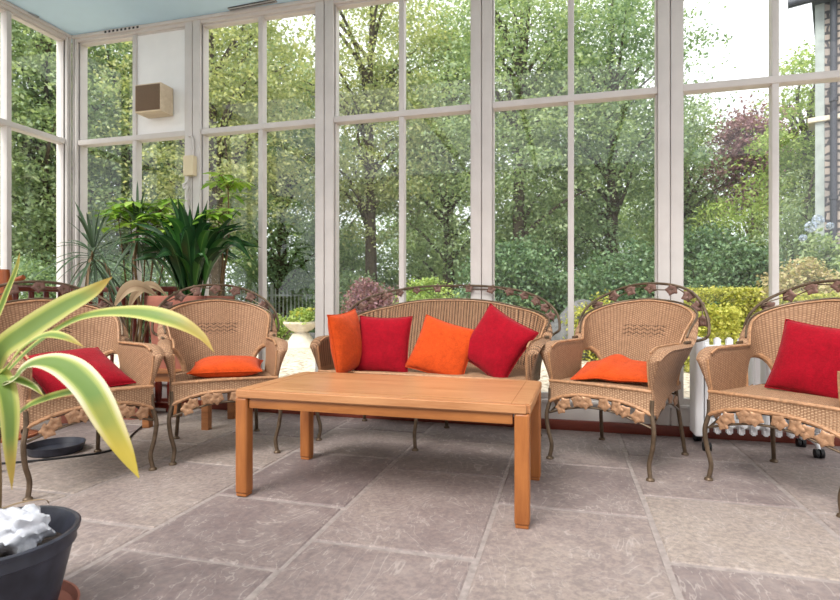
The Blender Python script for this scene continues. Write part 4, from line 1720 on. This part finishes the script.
SG = 'shrubs in the garden'
shrubs = [
    ('round dark shrub outside the side window', 20, 11.0, 1.1, 0.9, 0.95, 120, 50, 0.24, 0.11, 'dark'),
    ('dark shrub low behind the corner post', 95, 12.0, 1.2, 1.0, 1.0, 120, 50, 0.26, 0.12, 'blue'),
    ('dark shrub behind the spiky plants outside', 165, 13.5, 1.2, 1.0, 1.0, 110, 50, 0.26, 0.12, 'dark'),
    ('dark shrub just beyond the railings in the second window', 275, 20.5, 1.7, 1.3, 1.3, 120, 50, 0.36, 0.16, 'dark'),
    ('bright lime shrub low in the middle window', 427, 10.5, 0.48, 0.75, 0.65, 80, 45, 0.16, 0.10, 'lime'),
    ('dark shrub at the foot of the middle window trees', 350, 15.5, 1.0, 0.9, 0.95, 90, 50, 0.26, 0.12, 'dark'),
    ('glossy rhododendron at the left of the fourth window', 512, 12.0, 1.0, 1.15, 1.15, 160, 50, 0.24, 0.13, 'blue'),
    ('glossy rhododendron in the middle of the fourth window', 572, 12.8, 0.95, 0.85, 0.85, 130, 50, 0.24, 0.13, 'dark'),
    ('glossy rhododendron at the right of the fourth window', 632, 11.5, 1.0, 1.05, 1.1, 150, 50, 0.24, 0.13, 'blue'),
    ('tall leafy shrub beyond the gold hedge', 700, 11.5, 0.95, 1.25, 1.3, 160, 50, 0.24, 0.13, 'blue'),
    ('broad green shrub behind the gold hedge near the house', 740, 10.2, 0.7, 1.0, 1.05, 130, 50, 0.22, 0.12, 'blue'),
    ('straw coloured shrub in front of the house', 802, 8.3, 0.68, 0.78, 0.76, 140, 50, 0.16, 0.09, 'straw'),
    ('small green shrub between the gold hedge blocks', 768, 8.6, 0.4, 0.5, 0.5, 80, 45, 0.12, 0.08, 'lime'),
    ('yellow-green shrub behind the armchair by the sofa', 600, 8.8, 0.45, 0.48, 0.5, 90, 45, 0.13, 0.08, 'gold'),
    ('low green shrub beside the stone urn', 268, 11.8, 0.4, 0.32, 0.32, 60, 40, 0.12, 0.08, 'lime'),
]
for lab, px, d, r, zc, rz, n, per, sp_, sz, mt in shrubs:
    tree('shrub', lab, gp(px, d, GZ), zc + rz * 0.5, r, zc, rz, n, int(per * 1.8), sp_, sz * 0.72, LM[mt], 0.035, cat='shrub', group=SG, branches=10, stems=3, shell=0.75)
tree('weeping_maple', 'small purple weeping shrub outside behind the sofa', gp(372, 9.6, GZ), 1.0, 0.42, 0.85, 0.50, 90, 45, 0.11, 0.08, LM['purple'], 0.04, cat='shrub', group=SG, branches=12, drop=1.5, aspect=0.4)


def hedge(label, c, w, dp, h, mat, rz=0.0, n=9000, size=0.055):
    root = empty('clipped_hedge', c, rz)
    rs = RS
    k = rs.rand(n)
    P = np.empty((n, 3))
    P[:, 0] = rs.uniform(-w / 2, w / 2, n)
    P[:, 1] = rs.uniform(-dp / 2, dp / 2, n)
    P[:, 2] = rs.uniform(0.02, h, n)
    top = k < 0.35
    P[top, 2] = h
    fr = (k >= 0.35) & (k < 0.7)
    P[fr, 1] = -dp / 2
    sd = (k >= 0.7) & (k < 0.85)
    P[sd, 0] = np.where(rs.rand(sd.sum()) < 0.5, -w / 2, w / 2)
    P += rs.normal(size=(n, 3)) * 0.03
    P[:, 2] = np.maximum(P[:, 2], 0.02)
    leaf_cloud('foliage', mat, P, rs.uniform(0.7, 1.3, n) * size, root, 0.3)
    m = MB()
    for x in np.linspace(-w / 2 * 0.8, w / 2 * 0.8, max(2, int(w / 0.5))):
        m.tube([(x, 0, 0), (x + 0.05, 0.02, h * 0.8)], [0.03, 0.01], 6)
    m.build('stems', M['bark'], root)
    tag(root, label, 'hedge', 'golden hedge blocks')


hedge('clipped golden hedge block beside the window post', gp(722, 8.6, GZ), 1.0, 0.7, 1.08, LM['gold'], R(-10))
hedge('clipped golden hedge block beyond the armchair with the red cushion', gp(822, 7.6, GZ), 1.1, 0.7, 0.98, LM['gold'], R(-10))
hedge('lower clipped golden hedge in front of the first block', gp(705, 7.4, GZ), 0.7, 0.5, 0.80, LM['gold'], R(-10), 6000)

# hydrangea blooms on a bush by the house
hy = empty('hydrangea', gp(826, 8.75, GZ))
P, cs = clumps(80, (0, 0, 1.2), (0.4, 0.3, 1.0), 40, 0.12)
P[:, 2] = np.maximum(P[:, 2], 0.03)
leaf_cloud('foliage', LM['mid'], P, RS.uniform(0.7, 1.3, len(P)) * 0.09, hy)
m = MB()
for k in range(5):
    m.tube([(0, 0, 0), ((k - 2) * 0.1, 0.05, 0.8), ((k - 2) * 0.18, 0, 1.7)], [0.02, 0.015, 0.006], 6)
m.build('stems', M['bark'], hy)
base = gp(826, 8.75, GZ)
for px, py, d in ((818, 220, 8.35), (803, 238, 8.3), (830, 226, 8.4), (811, 227, 8.35)):
    c = pt(px, py, d) - base
    p = RS.normal(size=(160, 3))
    p = p / np.linalg.norm(p, axis=1)[:, None] * (0.075 if py in (220, 227) else 0.045) + np.array(c)
    leaf_cloud('bloom', LM['flower'], p, RS.uniform(0.7, 1.2, 160) * 0.035, hy, 0.2, aspect=0.9)
tag(hy, 'hydrangea bush with pale blue flower heads by the house wall', 'shrub')

# iron railings
ra, rb = gp(40, 18.2, GZ), gp(352, 19.0, GZ)
dv = rb - ra
rl = empty('iron_railings', ra, math.atan2(dv.y, dv.x))
tag(rl, 'pale iron railings with upright bars beyond the gravel', 'railings')
Ln = dv.length
m = MB()
for z in (0.25, 1.12):
    m.box(0, Ln, -0.015, 0.015, z - 0.03, z + 0.03)
m.build('rail', M['rail'], rl, smooth=False)
m = MB()
m.box(-0.020, 0.020, -0.020, 0.020, 0, 1.28)
m.lathe([(0.022, 1.27), (0.024, 1.30), (0.002, 1.38)], (0, 0, 0), 8)
bar = m.build('bar', M['rail'], rl)
nb = 80
for k in range(nb):
    o = bar if k == 0 else bar.copy()
    if k:
        C.objects.link(o)
        o.parent = rl
    o.location = (Ln * k / (nb - 1), 0, 0)
m = MB()
m.box(-0.05, 0.05, -0.05, 0.05, 0, 1.45, 0.01)
m.lathe([(0.05, 1.44), (0.06, 1.5), (0.01, 1.58)], (0, 0, 0), 10)
pst = m.build('post', M['rail'], rl)
for k in range(5):
    o = pst if k == 0 else pst.copy()
    if k:
        C.objects.link(o)
        o.parent = rl
    o.location = (Ln * (0.03 + 0.235 * k), 0.03, 0)
# low kerb beyond the gravel
m = MB()
a, b = gp(60, 13.2, GZ), gp(470, 13.6, GZ)
dv = b - a
m.box(0, dv.length, -0.12, 0.12, 0, 0.16, 0.02)
kb = m.build('stone_kerb', M['greystone'])
kb.location = a
kb.rotation_euler = (0, 0, math.atan2(dv.y, dv.x))
struct(kb)
# stone urn with flowers
ub_ = gp(301, 11.0, GZ)
ur = empty('stone_urn', ub_)
m = MB()
m.lathe([(0.38, 0), (0.38, 0.04), (0.30, 0.08), (0.17, 0.28), (0.13, 0.31), (0.13, 0.33)], (0, 0, 0), 24)
m.build('pedestal', M['stone'], ur)
m = MB()
m.lathe([(0.12, 0.32), (0.22, 0.36), (0.31, 0.45), (0.35, 0.49), (0.35, 0.53), (0.31, 0.53), (0.27, 0.49), (0.02, 0.48)], (0, 0, 0), 28)
m.build('bowl', M['stone'], ur)
tag(ur, 'pale stone garden urn on a pedestal standing on the gravel', 'urn')
uf = empty('urn_flowers', ub_ + Vector((0, 0, 0.49)))
P, cs = clumps(34, (0, 0, 0.14), (0.30, 0.30, 0.18), 28, 0.08)
P[:, 2] = np.maximum(P[:, 2], 0.01)
leaf_cloud('foliage', LM['lime'], P, RS.uniform(0.7, 1.2, len(P)) * 0.07, uf)
P, cs = clumps(12, (0, 0, 0.2), (0.28, 0.28, 0.14), 14, 0.05)
leaf_cloud('flowers', LM['gold'], P, RS.uniform(0.7, 1.2, len(P)) * 0.06, uf, aspect=0.9)
tag(uf, 'yellow flowers and leaves growing in the stone urn', 'flowers')
# grey boulder beyond the sofa end
bm = bmesh.new()
bmesh.ops.create_icosphere(bm, subdivisions=4, radius=1)
for v in bm.verts:
    p = v.co
    k = 1 + 0.10 * math.sin(3 * p.x + 1) * math.cos(2.5 * p.y) + 0.05 * math.sin(7 * p.z + 3 * p.x)
    v.co = Vector((p.x * 0.72 * k, p.y * 0.5 * k, max(-0.02, p.z * 0.86 * k)))
m = MB()
m.bm(bm)
bo = m.build('garden_boulder', M['greystone'])
bo.location = gp(578, 9.2, GZ)
bo.rotation_euler = (0, 0, 0.4)
tag(bo, 'rounded grey boulder outside beyond the end of the sofa', 'boulder')

# stone house at the right
hc = gp(815, 9.2, GZ)
ang = math.atan2(hc.y, hc.x)
ho = empty('stone_house', hc, ang - PI / 2 - R(1.5))
tag(ho, 'stone house corner with pale quoins and a black downpipe at the picture edge', 'house')
m = MB()
m.box(0.12, 4.5, 0.0, 5.0, 0, 5.9)
m.build('wall', M['rubble'], ho, smooth=False)
m = MB()
m.box(-0.0, 0.13, -0.02, 0.45, 0, 5.9, 0.01)
m.build('quoins', plain('grey_render', srgb(150, 157, 154), 0.85, 0, 0.15, 5, 0.3), ho)
m = MB()
m.box(-0.10, 4.5, -0.07, 0.5, 3.92, 4.0, 0.01)
m.build('string_course', M['stone'], ho)
m = MB()
m.tube([(0.25, -0.09, 0.0), (0.25, -0.09, 5.95)], 0.05, 12)
for z in (1.2, 2.6, 4.2):
    m.tube([(0.25, -0.09, z), (0.25, -0.09, z + 0.07)], 0.062, 12)
m.build('downpipe', M['lead'], ho)
m = MB()
m.box(-0.03, 4.8, -0.25, 5.2, 5.88, 6.0, 0.01)
m.build('eaves', M['lead'], ho)
m = MB()
m.tube([(-0.36, -0.28, 5.90), (4.8, -0.28, 5.90)], 0.07, 10)
m.build('gutter', M['lead'], ho)
m = MB()
rv = [m.vert(p) for p in ((-0.05, -0.3, 6.0), (4.8, -0.3, 6.0), (4.8, 5.3, 6.0), (-0.05, 5.3, 6.0), (1.2, 2.4, 7.6), (4.8, 2.4, 7.6))]
for f in ((0, 1, 5, 4), (1, 2, 5), (2, 3, 4, 5), (3, 0, 4)):
    m.face([rv[i] for i in f])
m.build('roof', M['slate'], ho, smooth=False)

# ================================================================== LIGHT, CAMERA
W = bpy.data.worlds.new('overcast_sky')
S.world = W
W.use_nodes = True
nt = W.node_tree
bg = nt.nodes['Background']
tc = nt.nodes.new('ShaderNodeTexCoord')
sx = nt.nodes.new('ShaderNodeSeparateXYZ')
nt.links.new(tc.outputs['Generated'], sx.inputs[0])
rp = nt.nodes.new('ShaderNodeValToRGB')
rp.color_ramp.elements[0].position = 0.0
rp.color_ramp.elements[0].color = (0.86, 0.90, 0.95, 1)
rp.color_ramp.elements[1].position = 0.6
rp.color_ramp.elements[1].color = (1.0, 1.0, 1.0, 1)
nt.links.new(sx.outputs[2], rp.inputs[0])
nt.links.new(rp.outputs[0], bg.inputs[0])
bg.inputs[1].default_value = 1.5

su = bpy.data.lights.new('sun', 'SUN')
su.energy = 3.2
su.angle = R(26)
su.color = (1.0, 0.97, 0.92)
so = bpy.data.objects.new('sun', su)
C.objects.link(so)
so.rotation_euler = (R(38), R(-18), 0)

cam = bpy.data.cameras.new('camera')
cam.sensor_fit = 'HORIZONTAL'
cam.sensor_width = 36
cam.lens = FPX / 840 * 36
cam.clip_end = 300
cam.dof.use_dof = True
cam.dof.focus_distance = 3.0
cam.dof.aperture_fstop = 4.0
co = bpy.data.objects.new('camera', cam)
C.objects.link(co)
co.location = (0, 0, EYE)
co.rotation_euler = (R(90), 0, YAW)
S.camera = co

S.view_settings.view_transform = 'Standard'
S.view_settings.look = 'None'
S.view_settings.gamma = 1
S.view_settings.use_curve_mapping = False
S.view_settings.exposure = 0.45
S.cycles.use_denoising = True
S.cycles.max_bounces = 10
S.cycles.diffuse_bounces = 5
S.cycles.transparent_max_bounces = 16
S.cycles.sample_clamp_indirect = 8.0
